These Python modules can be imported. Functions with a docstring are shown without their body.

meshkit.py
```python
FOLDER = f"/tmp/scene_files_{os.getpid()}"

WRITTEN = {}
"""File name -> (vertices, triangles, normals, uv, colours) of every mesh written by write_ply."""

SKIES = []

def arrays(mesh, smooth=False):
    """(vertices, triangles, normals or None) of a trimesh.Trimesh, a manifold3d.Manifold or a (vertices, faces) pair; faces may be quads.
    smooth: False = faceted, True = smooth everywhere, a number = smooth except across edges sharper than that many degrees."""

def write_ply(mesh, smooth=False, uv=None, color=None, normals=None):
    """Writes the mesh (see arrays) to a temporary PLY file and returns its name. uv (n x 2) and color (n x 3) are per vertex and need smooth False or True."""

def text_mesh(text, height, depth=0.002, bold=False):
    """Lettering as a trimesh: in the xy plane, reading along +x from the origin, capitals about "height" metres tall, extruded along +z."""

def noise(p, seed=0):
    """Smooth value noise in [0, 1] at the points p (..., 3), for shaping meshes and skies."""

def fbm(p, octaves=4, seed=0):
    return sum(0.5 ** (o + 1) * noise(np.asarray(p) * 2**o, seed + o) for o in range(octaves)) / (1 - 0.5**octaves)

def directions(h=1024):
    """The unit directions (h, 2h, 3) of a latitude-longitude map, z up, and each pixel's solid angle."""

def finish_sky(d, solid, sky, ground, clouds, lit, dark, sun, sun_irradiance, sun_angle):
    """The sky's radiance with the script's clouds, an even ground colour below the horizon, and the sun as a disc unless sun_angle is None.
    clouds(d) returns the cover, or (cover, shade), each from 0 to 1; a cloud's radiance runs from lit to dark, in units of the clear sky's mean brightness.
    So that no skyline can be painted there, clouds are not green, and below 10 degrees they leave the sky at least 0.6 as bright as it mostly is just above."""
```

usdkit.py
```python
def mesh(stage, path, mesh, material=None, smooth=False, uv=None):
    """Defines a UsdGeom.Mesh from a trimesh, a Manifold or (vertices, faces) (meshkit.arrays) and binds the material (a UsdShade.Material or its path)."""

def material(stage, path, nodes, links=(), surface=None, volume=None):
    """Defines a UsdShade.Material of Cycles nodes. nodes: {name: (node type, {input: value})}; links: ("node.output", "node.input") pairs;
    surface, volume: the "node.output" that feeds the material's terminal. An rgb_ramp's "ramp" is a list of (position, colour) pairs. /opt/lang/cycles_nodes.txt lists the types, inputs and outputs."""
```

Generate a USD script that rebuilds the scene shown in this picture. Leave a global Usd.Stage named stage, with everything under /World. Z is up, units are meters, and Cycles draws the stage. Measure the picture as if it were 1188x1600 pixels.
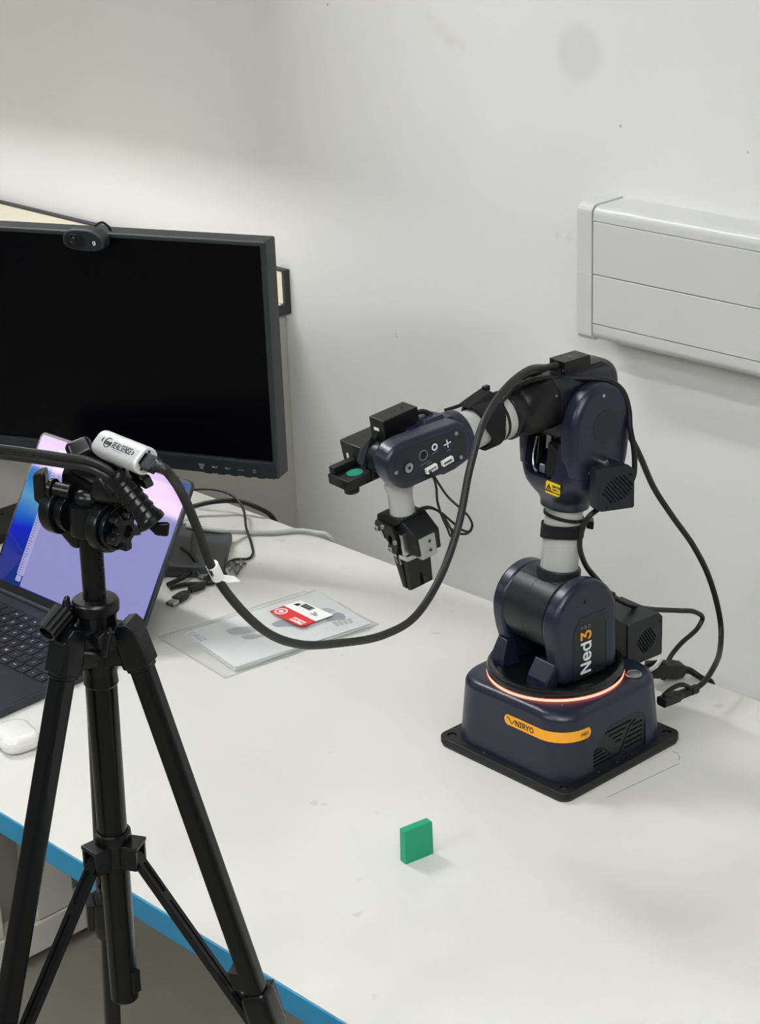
import math, random
import numpy as np, trimesh, usdkit, meshkit
from pxr import Usd, UsdGeom, UsdShade, Gf, Sdf
from trimesh.transformations import rotation_matrix as rotm
import manifold3d as m3

random.seed(5); rng = np.random.default_rng(5)
stage = Usd.Stage.CreateInMemory()
UsdGeom.SetStageUpAxis(stage, UsdGeom.Tokens.z); UsdGeom.SetStageMetersPerUnit(stage, 1.0)
world = UsdGeom.Xform.Define(stage, '/World'); stage.SetDefaultPrim(world.GetPrim())

# ------------------------------------------------------------------ camera
F = 3050.0
CAM = np.array([1.29175, -1.49885, 1.82])
yaw, pitch, roll = np.radians([136.40, 22.0, -2.235])
_fw = np.array([math.cos(pitch)*math.cos(yaw), math.cos(pitch)*math.sin(yaw), -math.sin(pitch)])
_r = np.cross(_fw, [0, 0, 1.0]); _r /= np.linalg.norm(_r); _u = np.cross(_r, _fw)
cR, cU, cF = math.cos(roll)*_r + math.sin(roll)*_u, -math.sin(roll)*_r + math.cos(roll)*_u, _fw
cam = UsdGeom.Camera.Define(stage, '/World/camera')
M = np.eye(4); M[0, :3], M[1, :3], M[2, :3], M[3, :3] = cR, cU, -cF, CAM
cam.AddTransformOp().Set(Gf.Matrix4d(*M.ravel().tolist()))
cam.CreateHorizontalApertureAttr(36.0); cam.CreateVerticalApertureAttr(48.485); cam.CreateFocalLengthAttr(F/1188*36.0)
cam.CreateClippingRangeAttr(Gf.Vec2f(0.05, 100)); cam.CreateExposureAttr(0.0)

# ------------------------------------------------------------------ lamps (strengths; the lamps themselves hang from the ceiling below)
CEIL = 2.70
STRIP_NEAR, STRIP_FAR, PANEL, PANEL_LEFT = 86.0, 25.0, 22.0, 15.0
LIGHT_COL = (.985, .99, 1.0)

# ------------------------------------------------------------------ points measured in the photograph, given a real plane
def ray(px, py): return cF + (px-594)/F*cR - (py-800)/F*cU
def onz(px, py, z): d = ray(px, py); return CAM + d*(z-CAM[2])/d[2]
def ony(px, py, y): d = ray(px, py); return CAM + d*(y-CAM[1])/d[1]
def onx(px, py, x): d = ray(px, py); return CAM + d*(x-CAM[0])/d[0]
def onD(px, py, D): return CAM + ray(px, py)*D
def onplane(px, py, p0, n): d = ray(px, py); return CAM + d*(np.dot(np.subtract(p0, CAM), n)/np.dot(d, n))

# ------------------------------------------------------------------ helpers: materials
def lin(c): return tuple(((x/255)/12.92 if x/255 <= .04045 else ((x/255+.055)/1.055)**2.4) for x in c)
LOOKS = {}
def mat(name, rgb, rough=.5, metal=0., bump=0., bscale=200., var=0., vscale=8., emit=None, estr=0., coat=0., spec=.5, trans=0., ior=1.5):
    n = {"p": ("principled_bsdf", {"base_color": lin(rgb), "roughness": rough, "metallic": metal, "specular_ior_level": spec, "coat_weight": coat, "coat_roughness": .1, "transmission_weight": trans, "ior": ior})}
    l = []
    if emit is not None:
        n["p"][1]["emission_color"] = lin(emit); n["p"][1]["emission_strength"] = estr
    if var or bump: n["tc"] = ("texture_coordinate", {})
    if var:
        a = np.array(lin(rgb))
        n["nv"] = ("noise_texture", {"scale": vscale, "detail": 4.0}); n["rv"] = ("rgb_ramp", {"ramp": [(.3, tuple(a*(1-var))), (.7, tuple(np.minimum(a*(1+var), 1)))]})
        l += [("tc.object", "nv.vector"), ("nv.fac", "rv.fac"), ("rv.color", "p.base_color")]
    if bump:
        n["nb"] = ("noise_texture", {"scale": bscale, "detail": 3.0}); n["b"] = ("bump", {"strength": bump, "distance": .001})
        l += [("tc.object", "nb.vector"), ("nb.fac", "b.height"), ("b.normal", "p.normal")]
    LOOKS[name] = usdkit.material(stage, '/World/Looks/'+name, n, l, surface="p.BSDF")
    return LOOKS[name]

# ------------------------------------------------------------------ helpers: meshes (trimesh)
def tm(v, f): return trimesh.Trimesh(np.asarray(v, float), np.asarray(f, int), process=False)
def join(*ms):
    ms = [m for x in ms for m in (x if isinstance(x, (list, tuple)) else [x])]
    return trimesh.util.concatenate(ms)
def xf(m, A): m = m.copy(); m.apply_transform(A); return m
def mv(m, p): m = m.copy(); m.apply_translation(p); return m
def basis(o, x, y, z):
    A = np.eye(4); A[:3, 0], A[:3, 1], A[:3, 2], A[:3, 3] = x, y, z, o; return A
def unit(v): v = np.asarray(v, float); return v/np.linalg.norm(v)
_S = trimesh.creation.icosphere(subdivisions=1, radius=1.0).vertices
_S2 = trimesh.creation.icosphere(subdivisions=2, radius=1.0).vertices
def rhull(pts, r=.001, fine=False):
    pts = np.asarray(pts, float)
    if r > 0: pts = (pts[:, None, :] + r*(_S2 if fine else _S)[None]).reshape(-1, 3)
    return trimesh.convex.convex_hull(pts)
def box(c, s, r=.001, fine=False):
    c, s = np.asarray(c, float), np.asarray(s, float)/2; r = min(r, *(s*.99))
    return rhull([c+np.array([a, b, d])*(s-r) for a in (-1, 1) for b in (-1, 1) for d in (-1, 1)], r, fine)
def span(a, b, r=.001): a, b = np.array(a, float), np.array(b, float); return box((a+b)/2, np.abs(b-a), r)
def lathe(prof, n=32, A=None):
    prof = np.asarray(prof, float); k = len(prof); t = np.linspace(0, 2*np.pi, n, endpoint=False)
    v = np.array([[r*math.cos(a), r*math.sin(a), z] for a in t for r, z in prof]); f = []
    for i in range(n):
        j = (i+1) % n
        for q in range(k-1):
            a, b, c, d = i*k+q, j*k+q, j*k+q+1, i*k+q+1
            f += [[a, b, c], [a, c, d]]
    m = trimesh.Trimesh(v, f, process=True); m.merge_vertices(digits_vertex=7); m.update_faces(m.nondegenerate_faces())
    if m.volume < 0: m.invert()
    return xf(m, A) if A is not None else m
def axis(p0, d, ref=(0.123, .3, .9)):
    z = unit(d); ref = np.asarray(ref, float)
    if abs(z @ unit(ref)) > .95: ref = np.array([1., 0, 0]) if abs(z[0]) < .9 else np.array([0, 1., 0])
    x = unit(np.cross(ref, z)); return basis(p0, x, np.cross(z, x), z)
def cyl(p0, p1, r, r1=None, bev=.0006, n=28):
    p0, p1 = np.asarray(p0, float), np.asarray(p1, float); h = np.linalg.norm(p1-p0); r1 = r if r1 is None else r1; b = min(bev, h*.4, r*.5)
    return lathe([(0, 0), (r-b, 0), (r-b*.3, b*.3), (r, b), (r1, h-b), (r1-b*.3, h-b*.3), (r1-b, h), (0, h)], n, axis(p0, p1-p0))
def ringm(p0, d, r0, r1, h, n=40):
    b = min(.0005, h*.3, (r1-r0)*.3)
    return lathe([(r0, 0), (r1-b, 0), (r1, b), (r1, h-b), (r1-b, h), (r0, h), (r0, 0)], n, axis(p0, d))
def loft(rings, caps=True):
    rings = [np.asarray(q, float) for q in rings]; k = len(rings[0]); v = np.vstack(rings); f = []
    for i in range(len(rings)-1):
        for q in range(k):
            a, b, c, d = i*k+q, i*k+(q+1) % k, (i+1)*k+(q+1) % k, (i+1)*k+q
            f += [[a, b, c], [a, c, d]]
    if caps:
        v = np.vstack([v, rings[0].mean(0), rings[-1].mean(0)]); o = len(rings)*k
        for q in range(k):
            f += [[o, (q+1) % k, q], [o+1, (len(rings)-1)*k+q, (len(rings)-1)*k+(q+1) % k]]
    m = trimesh.Trimesh(v, f, process=True); m.fix_normals() if False else None
    if m.volume < 0: m.invert()
    return m
def rsq(hx, hy, r, n=8, c=(0, 0)):
    r = min(r, hx*.999, hy*.999); out = []
    for k, (sx, sy) in enumerate(((1, 1), (-1, 1), (-1, -1), (1, -1))):
        for a in np.linspace(k*np.pi/2, (k+1)*np.pi/2, n):
            out.append((c[0]+sx*(hx-r)+r*math.cos(a), c[1]+sy*(hy-r)+r*math.sin(a)))
    return np.array(out)
def ccw(p):
    p = np.asarray(p, float); a = np.sum(p[:, 0]*np.roll(p[:, 1], -1)-np.roll(p[:, 0], -1)*p[:, 1]); return p if a > 0 else p[::-1]
def inset(p, d):
    e = np.roll(p, -1, 0)-p; e /= np.maximum(np.linalg.norm(e, axis=1, keepdims=True), 1e-12)
    nrm = np.stack([-e[:, 1], e[:, 0]], 1); n0 = np.roll(nrm, 1, 0); b = n0+nrm; b /= np.maximum(np.linalg.norm(b, axis=1, keepdims=True), 1e-9)
    c = np.maximum((b*nrm).sum(1, keepdims=True), .5); return p + b*d/c
def bext(poly, z0, z1, r=.0, A=None, seg=3, bot=True):
    from shapely.geometry import Polygon
    p = ccw(poly); k = len(p); lv = []
    if r > 0 and bot: lv += [(r*(1-math.sin(t)), z0+r*(1-math.cos(t))) for t in np.linspace(0, np.pi/2, seg+1)]
    else: lv += [(0, z0)]
    if r > 0: lv += [(r*(1-math.cos(t)), z1-r*(1-math.sin(t))) for t in np.linspace(0, np.pi/2, seg+1)]
    else: lv += [(0, z1)]
    v, f = [], []
    for d, z in lv: q = inset(p, d) if d > 1e-9 else p; v.append(np.c_[q, np.full(k, z)])
    for i in range(len(lv)-1):
        for q in range(k):
            a, b, c, d = i*k+q, i*k+(q+1) % k, (i+1)*k+(q+1) % k, (i+1)*k+q
            f += [[a, b, c], [a, c, d]]
    for i, flip in ((0, True), (len(lv)-1, False)):
        vv, ff = trimesh.creation.triangulate_polygon(Polygon(v[i][:, :2]), engine='earcut')
        idx = [int(np.argmin(((v[i][:, :2]-w)**2).sum(1))) for w in vv[:, :2]]
        for t in ff:
            t = [idx[j] for j in t]; s = v[i][t][:, :2]; ar = (s[1, 0]-s[0, 0])*(s[2, 1]-s[0, 1])-(s[2, 0]-s[0, 0])*(s[1, 1]-s[0, 1])
            if (ar < 0) != flip: t = t[::-1]
            f.append([i*k+j for j in t])
    m = trimesh.Trimesh(np.vstack(v), f, process=True)
    return xf(m, A) if A is not None else m
def man(m):
    m = m.copy(); m.merge_vertices(digits_vertex=6); return m3.Manifold(m3.Mesh(np.asarray(m.vertices, np.float32), np.asarray(m.faces, np.uint32)))
def sub(a, *bs):
    A = man(a)
    for b in bs: A = A - (b if isinstance(b, m3.Manifold) else man(b))
    q = A.to_mesh(); return tm(q.vert_properties[:, :3], q.tri_verts)
def uni(*ms):
    A = man(ms[0])
    for b in ms[1:]: A = A + man(b)
    q = A.to_mesh(); return tm(q.vert_properties[:, :3], q.tri_verts)
def spline(pts, n=8, closed=False):
    P = np.asarray(pts, float)
    if len(P) < 3: return P
    Q = np.vstack([2*P[0]-P[1], P, 2*P[-1]-P[-2]]); out = []
    for i in range(1, len(Q)-2):
        a, b, c, d = Q[i-1:i+3]
        t0 = 0; t1 = max(np.linalg.norm(b-a), 1e-6)**.5; t2 = t1+max(np.linalg.norm(c-b), 1e-6)**.5; t3 = t2+max(np.linalg.norm(d-c), 1e-6)**.5
        for t in np.linspace(t1, t2, n, endpoint=False):
            A1 = (t1-t)/(t1-t0)*a+(t-t0)/(t1-t0)*b; A2 = (t2-t)/(t2-t1)*b+(t-t1)/(t2-t1)*c; A3 = (t3-t)/(t3-t2)*c+(t-t2)/(t3-t2)*d
            B1 = (t2-t)/(t2-t0)*A1+(t-t0)/(t2-t0)*A2; B2 = (t3-t)/(t3-t1)*A2+(t-t1)/(t3-t1)*A3
            out.append((t2-t)/(t2-t1)*B1+(t-t1)/(t2-t1)*B2)
    out.append(P[-1]); return np.array(out)
def tube(pts, r, n=10, smooth=8):
    P = spline(pts, smooth) if smooth else np.asarray(pts, float); T = np.gradient(P, axis=0); T /= np.maximum(np.linalg.norm(T, axis=1, keepdims=True), 1e-9)
    x = unit(np.cross(T[0], [.31, .2, .9])); rings = []
    rr = np.full(len(P), r) if np.ndim(r) == 0 else np.interp(np.linspace(0, 1, len(P)), np.linspace(0, 1, len(r)), r)
    for p, t, q in zip(P, T, rr):
        x = unit(x - t*(x @ t)); y = np.cross(t, x)
        rings.append([p+q*(math.cos(a)*x+math.sin(a)*y) for a in np.linspace(0, 2*np.pi, n, endpoint=False)])
    return loft(rings)
def text(s, h, d=.0003, bold=False): return meshkit.text_mesh(s, h, d, bold)
def ctext(s, h, d=.0003, bold=False):
    m = text(s, h, d, bold); b = m.bounds; m.apply_translation([-(b[0, 0]+b[1, 0])/2, -(b[0, 1]+b[1, 1])/2, 0]); return m
def sheet(poly, t, A=None): return bext(poly, 0, t, 0, A)
def arc(c, r, a0, a1, n=16): return [(c[0]+r*math.cos(a), c[1]+r*math.sin(a)) for a in np.radians(np.linspace(a0, a1, n))]
def ell(a, b, n=32, c=(0, 0)): return np.array([(c[0]+a*math.cos(t), c[1]+b*math.sin(t)) for t in np.linspace(0, 2*np.pi, n, endpoint=False)])
def stroke(pts, w, t=.0003):
    """a flat printed line: a strip of width w along the 2-D points, t thick"""
    P = np.asarray(pts, float); T = np.gradient(P, axis=0); T /= np.maximum(np.linalg.norm(T, axis=1, keepdims=True), 1e-9); N = np.stack([-T[:, 1], T[:, 0]], 1)
    return bext(np.vstack([P+N*w/2, (P-N*w/2)[::-1]]), 0, t, 0)
def annulus(r0, r1, t=.0003, n=32): return lathe([(r0, 0), (r1, 0), (r1, t), (r0, t), (r0, 0)], n)

# ------------------------------------------------------------------ helpers: prims
_used = set()
def numbered(path):
    p, k = path, 0
    while p in _used: k += 1; p = f'{path}_{k:03d}'
    _used.add(p); return p
def keys(o, **kw):
    for k, v in kw.items():
        if v: o.SetCustomDataByKey({'cat': 'category'}.get(k, k), v)
    return o
def thing(name, label, cat, A=None, group=None, kind=None):
    x = UsdGeom.Xform.Define(stage, numbered('/World/'+name))
    if A is not None:
        A = np.asarray(A, float)
        if A.shape == (3,): x.AddTranslateOp().Set(Gf.Vec3d(*map(float, A)))
        else: x.AddTransformOp().Set(Gf.Matrix4d(*A.T.ravel().tolist()))
    return keys(x.GetPrim(), label=label, cat=cat, group=group, kind=kind)
def part(name, mesh, m, parent, label=None, smooth=35, kind=None):
    p = usdkit.mesh(stage, numbered(str(parent.GetPath())+'/'+name), mesh, LOOKS[m] if isinstance(m, str) else m, smooth=smooth).GetPrim()
    return keys(p, label=label, kind=kind)
def single(name, mesh, m, label=None, cat=None, group=None, kind=None, smooth=35):
    p = usdkit.mesh(stage, numbered('/World/'+name), mesh, LOOKS[m] if isinstance(m, str) else m, smooth=smooth).GetPrim()
    return keys(p, label=label, cat=cat, group=group, kind=kind)
def at(prim, i=None):
    return np.array(UsdGeom.Xformable(prim).GetLocalTransformation()).T
def local(A, p): return (np.linalg.inv(A) @ np.append(p, 1))[:3]

# ------------------------------------------------------------------ materials
mat('navy', (25, 28, 47), .34, bump=.03, bscale=900)
mat('navy_dark', (14, 16, 26), .36)
mat('black', (10, 10, 12), .38, spec=.4)
mat('black_matt', (12, 13, 15), .5, spec=.4, bump=.05, bscale=700)
mat('black_gloss', (12, 13, 14), .22)
mat('charcoal', (25, 27, 31), .42, spec=.4)
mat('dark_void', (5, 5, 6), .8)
mat('rubber', (30, 30, 31), .5, spec=.4)
mat('cable_black', (17, 17, 18), .45, spec=.4)
mat('cable_grey', (176, 178, 174), .5)
mat('velcro', (12, 12, 13), .95, bump=.5, bscale=900)
mat('white_tube', (180, 181, 178), .36)
mat('silver', (190, 192, 193), .28, metal=1.)
mat('steel', (170, 172, 174), .35, metal=1.)
mat('alu', (218, 219, 220), .42, metal=.6)
mat('bracket_metal', (176, 177, 178), .4, metal=.8)
mat('white_print', (225, 228, 230), .6)
mat('grey_print', (120, 124, 132), .6)
mat('dark_print', (30, 30, 32), .7)
mat('orange', (240, 165, 30), .5)
mat('yellow', (240, 205, 20), .5)
mat('caution_red', (170, 60, 20), .6)
mat('white_plastic', (222, 223, 221), .35)
mat('connector_white', (228, 228, 222), .5)
mat('earbud_white', (222, 222, 216), .16, coat=.3)
mat('green_block', (0, 150, 108), .42, bump=.05, bscale=500)
mat('green_label', (20, 130, 100), .5)
mat('tripod_black', (9, 10, 12), .3, spec=.33)
mat('tripod_tube', (8, 9, 11), .24, spec=.28)
mat('laptop_body', (58, 60, 66), .42, metal=.6)
mat('laptop_deck', (30, 31, 40), .5, metal=.3)
mat('key_black', (17, 17, 25), .45)
mat('key_legend', (190, 190, 196), .6, emit=(200, 200, 205), estr=.35)
mat('screen_frame', (8, 8, 9), .2)
mat('bezel', (36, 39, 41), .5)
mat('bezel_dark', (24, 26, 32), .5)
mat('monitor_glass', (2, 2, 5), .3, spec=.12)
mat('paper', (214, 216, 216), .8)
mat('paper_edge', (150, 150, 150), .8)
mat('paper_print', (160, 163, 164), .8)
mat('paper_print_dark', (118, 118, 140), .8)
mat('red_label', (214, 38, 44), .5)
mat('label_white', (240, 240, 238), .6)
mat('trunking', (205, 206, 204), .35)
mat('ac_white', (214, 214, 210), .5)
mat('edge_blue', (18, 132, 178), .4)
mat('frame_grey', (218, 218, 210), .5)
mat('cream', (228, 222, 206), .5)
mat('cab_side', (190, 188, 178), .6)
mat('stand_grey', (62, 64, 65), .55)
mat('dark_trim', (44, 47, 48), .5)
mat('floor_mat', (146, 144, 132), .6, var=.05, vscale=6)
mat('ceiling_mat', (186, 186, 183), .9)
mat('room_wall', (150, 150, 148), .9)
mat('ring_light', (255, 130, 105), .5, emit=(255, 140, 118), estr=2.1)
mat('lamp_frame', (235, 235, 235), .5)
for nm, s in (('lamp_near', STRIP_NEAR), ('lamp_far', STRIP_FAR), ('lamp_panel', PANEL), ('lamp_panel_left', PANEL_LEFT)):
    usdkit.material(stage, '/World/Looks/'+nm, {"e": ("emission", {"color": LIGHT_COL, "strength": s})}, surface="e.emission")
    LOOKS[nm] = UsdShade.Material.Get(stage, '/World/Looks/'+nm)
def screen_mat(name, rgb, s=1.0):
    LOOKS[name] = usdkit.material(stage, '/World/Looks/'+name, {"p": ("principled_bsdf", {"base_color": (.004, .004, .005), "roughness": .035, "ior": 1.5, "specular_tint": (1., .55, .72), "emission_color": lin(rgb), "emission_strength": s})}, surface="p.BSDF")
screen_mat('scr_window', (140, 142, 196)); screen_mat('scr_side', (160, 161, 205)); screen_mat('scr_bar', (126, 128, 180)); screen_mat('scr_text', (108, 110, 158)); screen_mat('scr_blue', (58, 88, 160))
LOOKS['scr_wall'] = usdkit.material(stage, '/World/Looks/scr_wall', {
    "tc": ("texture_coordinate", {}), "sp": ("separate_xyz", {}), "mr": ("map_range", {"from_min": 0., "from_max": .205}), "nz": ("noise_texture", {"scale": 9.0, "detail": 1.0}),
    "ad": ("math", {"math_type": "multiply_add", "value2": .35, "value3": -.17}), "su": ("math", {"math_type": "add"}),
    "rp": ("rgb_ramp", {"ramp": [(0, lin((16, 46, 116))), (.28, lin((8, 40, 140))), (.45, lin((10, 30, 190))), (.52, lin((8, 90, 190))), (.66, lin((90, 150, 190))), (.8, lin((20, 120, 190))), (1, lin((60, 100, 170)))]}),
    "p": ("principled_bsdf", {"base_color": (.004, .004, .005), "roughness": .035, "specular_tint": (1., .55, .72), "emission_strength": 1.0})},
    [("tc.object", "sp.vector"), ("sp.y", "mr.value"), ("tc.object", "nz.vector"), ("nz.fac", "ad.value1"), ("mr.result", "su.value1"), ("ad.value", "su.value2"), ("su.value", "rp.fac"), ("rp.color", "p.emission_color")], surface="p.BSDF")
# painted wall: faint roller mottling, a faint round patch and a few old stains
def wall_material():
    n = {"g": ("geometry", {}), "nz": ("noise_texture", {"scale": 1.6, "detail": 5.0}), "rp": ("rgb_ramp", {"ramp": [(.3, lin((220, 220, 218))), (.7, lin((226, 226, 224)))]}),
         "p": ("principled_bsdf", {"roughness": .75}), "nb": ("noise_texture", {"scale": 350., "detail": 2.}), "b": ("bump", {"strength": .06, "distance": .001})}
    l = [("g.position", "nz.vector"), ("nz.fac", "rp.fac"), ("g.position", "nb.vector"), ("nb.fac", "b.height"), ("b.normal", "p.normal")]; last = "rp.color"
    for k, (px, py, r0, r1, c) in enumerate(((905, 82, .030, .046, (.91, .91, .91)), (705, 62, .002, .020, (.93, .92, .89)), (688, 45, .002, .018, (.94, .93, .90)), (670, 28, .002, .014, (.95, .94, .92)), (722, 70, .002, .012, (.95, .94, .92)), (619, 522, .0005, .0022, (.6, .6, .6)), (620, 527, .0005, .0020, (.62, .62, .62)), (970, 197, .001, .003, (.6, .58, .55)), (1169, 238, .0005, .0022, (.6, .6, .6)), (512, 7, .001, .003, (.55, .55, .55)), (871, 367, .001, .008, (.93, .93, .93)), (889, 372, .001, .009, (.92, .92, .92)), (904, 381, .001, .008, (.93, .93, .93)))):
        n.update({f"d{k}": ("vector_math", {"math_type": "distance", "vector2": tuple(ony(px, py, .57))}), f"r{k}": ("rgb_ramp", {"ramp": [(0, c), (r0, c), (r1, (1, 1, 1)), (1, (1, 1, 1))]}) if r1 > .008 else ("map_range", {"from_min": r0, "from_max": r1, "to_min": c[0], "to_max": 1.0, "clamp": True}), f"m{k}": ("vector_math", {"math_type": "multiply"})})
        l += [("g.position", f"d{k}.vector1"), (f"d{k}.value", f"r{k}.fac" if r1 > .008 else f"r{k}.value"), (last, f"m{k}.vector1"), (f"r{k}.color" if r1 > .008 else f"r{k}.result", f"m{k}.vector2")]; last = f"m{k}.vector"
    return usdkit.material(stage, '/World/Looks/wall_paint', n, l + [(last, "p.base_color")], surface="p.BSDF")
LOOKS['wall_paint'] = wall_material()
# table laminate: off white, satin, faint scuffs
LOOKS['laminate'] = usdkit.material(stage, '/World/Looks/laminate', {
    "g": ("geometry", {}), "nz": ("noise_texture", {"scale": 5., "detail": 6.}), "rp": ("rgb_ramp", {"ramp": [(.3, lin((203, 203, 196))), (.7, lin((210, 210, 203)))]}),
    "n2": ("noise_texture", {"scale": 26., "detail": 2.}), "r2": ("rgb_ramp", {"ramp": [(0, (.80, .80, .78)), (.235, (.86, .86, .84)), (.265, (1, 1, 1)), (1, (1, 1, 1))]}), "mul": ("vector_math", {"math_type": "multiply"}),
    "p": ("principled_bsdf", {"roughness": .38, "specular_ior_level": .4})},
    [("g.position", "nz.vector"), ("nz.fac", "rp.fac"), ("g.position", "n2.vector"), ("n2.fac", "r2.fac"), ("rp.color", "mul.vector1"), ("r2.color", "mul.vector2"), ("mul.vector", "p.base_color")], surface="p.BSDF")
# clear polythene
def film(name, op, tint):
    return usdkit.material(stage, '/World/Looks/'+name, {"tc": ("texture_coordinate", {}), "nb": ("noise_texture", {"scale": 42., "detail": 3.}), "b": ("bump", {"strength": .9, "distance": .004}),
        "t": ("transparent_bsdf", {"color": (1, 1, 1)}), "g": ("principled_bsdf", {"base_color": lin(tint), "roughness": .12}), "m": ("mix_closure", {"fac": op})},
        [("tc.object", "nb.vector"), ("nb.fac", "b.height"), ("b.normal", "g.normal"), ("t.BSDF", "m.closure1"), ("g.BSDF", "m.closure2")], surface="m.closure")
LOOKS['poly_film'] = film('poly_film', .27, (214, 216, 214)); LOOKS['tie_film'] = film('tie_film', .55, (120, 122, 122))

# ------------------------------------------------------------------ room
YW, XP = .57, -1.09           # the wall behind the table; the side of the low cabinet
X0, X1, Y0 = -6.2, 3.2, -4.6
single('floor', span((X0-.1, Y0-.1, -.1), (X1+.1, YW+.2, 0), .0), 'floor_mat', kind='structure')
single('ceiling', span((X0-.1, Y0-.1, CEIL), (X1+.1, YW+.2, CEIL+.1), .0), 'ceiling_mat', kind='structure')
single('wall_back', span((X0-.1, YW, 0), (X1+.1, YW+.1, CEIL), .0), 'wall_paint', kind='structure')
single('wall_front', span((X0-.1, Y0-.1, 0), (X1+.1, Y0, CEIL), .0), 'room_wall', kind='structure')
single('wall_left', span((X0-.1, Y0, 0), (X0, YW, CEIL), .0), 'room_wall', kind='structure')
single('wall_right', span((X1, Y0, 0), (X1+.1, YW, CEIL), .0), 'room_wall', kind='structure')
def lamp(x0, x1, y0, y1, look, label, group=None):
    t = thing('ceiling_light', label, 'ceiling light', ((x0+x1)/2, (y0+y1)/2, CEIL), group=group); w, d = (x1-x0)/2, (y1-y0)/2; e = .012
    part('frame', join(span((-w-e, -d-e, -.03), (w+e, -d, 0)), span((-w-e, d, -.03), (w+e, d+e, 0)), span((-w-e, -d, -.03), (-w, d, 0)), span((w, -d, -.03), (w+e, d, 0)), span((-w, -d, -.012), (w, d, 0), 0)), 'lamp_frame', t)
    part('diffuser', span((-w+.001, -d+.001, -.022), (w-.001, d-.001, -.014), 0), look, t)
lamp(-2.15, -1.1, -.34, -.22, 'lamp_near', 'short linear ceiling lamp nearest the wall')
lamp(-.3, 2.3, -1.08, -.96, 'lamp_far', 'long linear ceiling lamp second from the wall')
lamp(-5.25, -4.02, -3.37, -2.77, 'lamp_panel_left', 'wide panel ceiling lamp farthest left')
lamp(-.9, .3, -3.2, -2.6, 'lamp_panel', 'wide panel ceiling lamp in the middle of the room')
lamp(1.0, 2.2, -2.2, -1.6, 'lamp_panel', 'wide panel ceiling lamp farthest right')

# wall cupboard hung above the low cabinet
t = thing('wall_cupboard', 'white wall cupboard hung high above the low cabinet', 'cupboard', (-1.95, YW-.14, 1.62))
part('body', span((-.85, -.12, 0), (.85, .1395, .6), .003), 'ac_white', t)
for k in range(2): part('door', span((-.845+.8475*k, -.139, .005), (-.0025+.8475*k, -.121, .595), .002), 'ac_white', t)

# ------------------------------------------------------------------ trunking on the wall
TZ0, TZ1, TX, TY = 1.0185, 1.206, -.374, YW-.065
t = thing('cable_trunking', 'white two-compartment cable trunking mounted along the wall behind the robot', 'cable trunking', (TX, YW, TZ0))
def trunk_prof(g, dz=0.): 
    h = TZ1-TZ0; d = .065; r = .012
    return np.array([(0, -g)] + [(-d-g+r+.0, -g)] + [(-d-g+r-r*math.sin(a), r-g-r*math.cos(a)) for a in np.linspace(.2, np.pi/2, 5)] + [(-d-g+r-r*math.cos(a), h+g-r+r*math.sin(a)) for a in np.linspace(0, np.pi/2-.2, 5)] + [(-d-g+r, h+g), (0, h+g)])
AX = basis((0, 0, 0), (0, 1, 0), (0, 0, 1), (1, 0, 0))
h = TZ1-TZ0; LEN = 2.2
pr = trunk_prof(0.)
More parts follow.
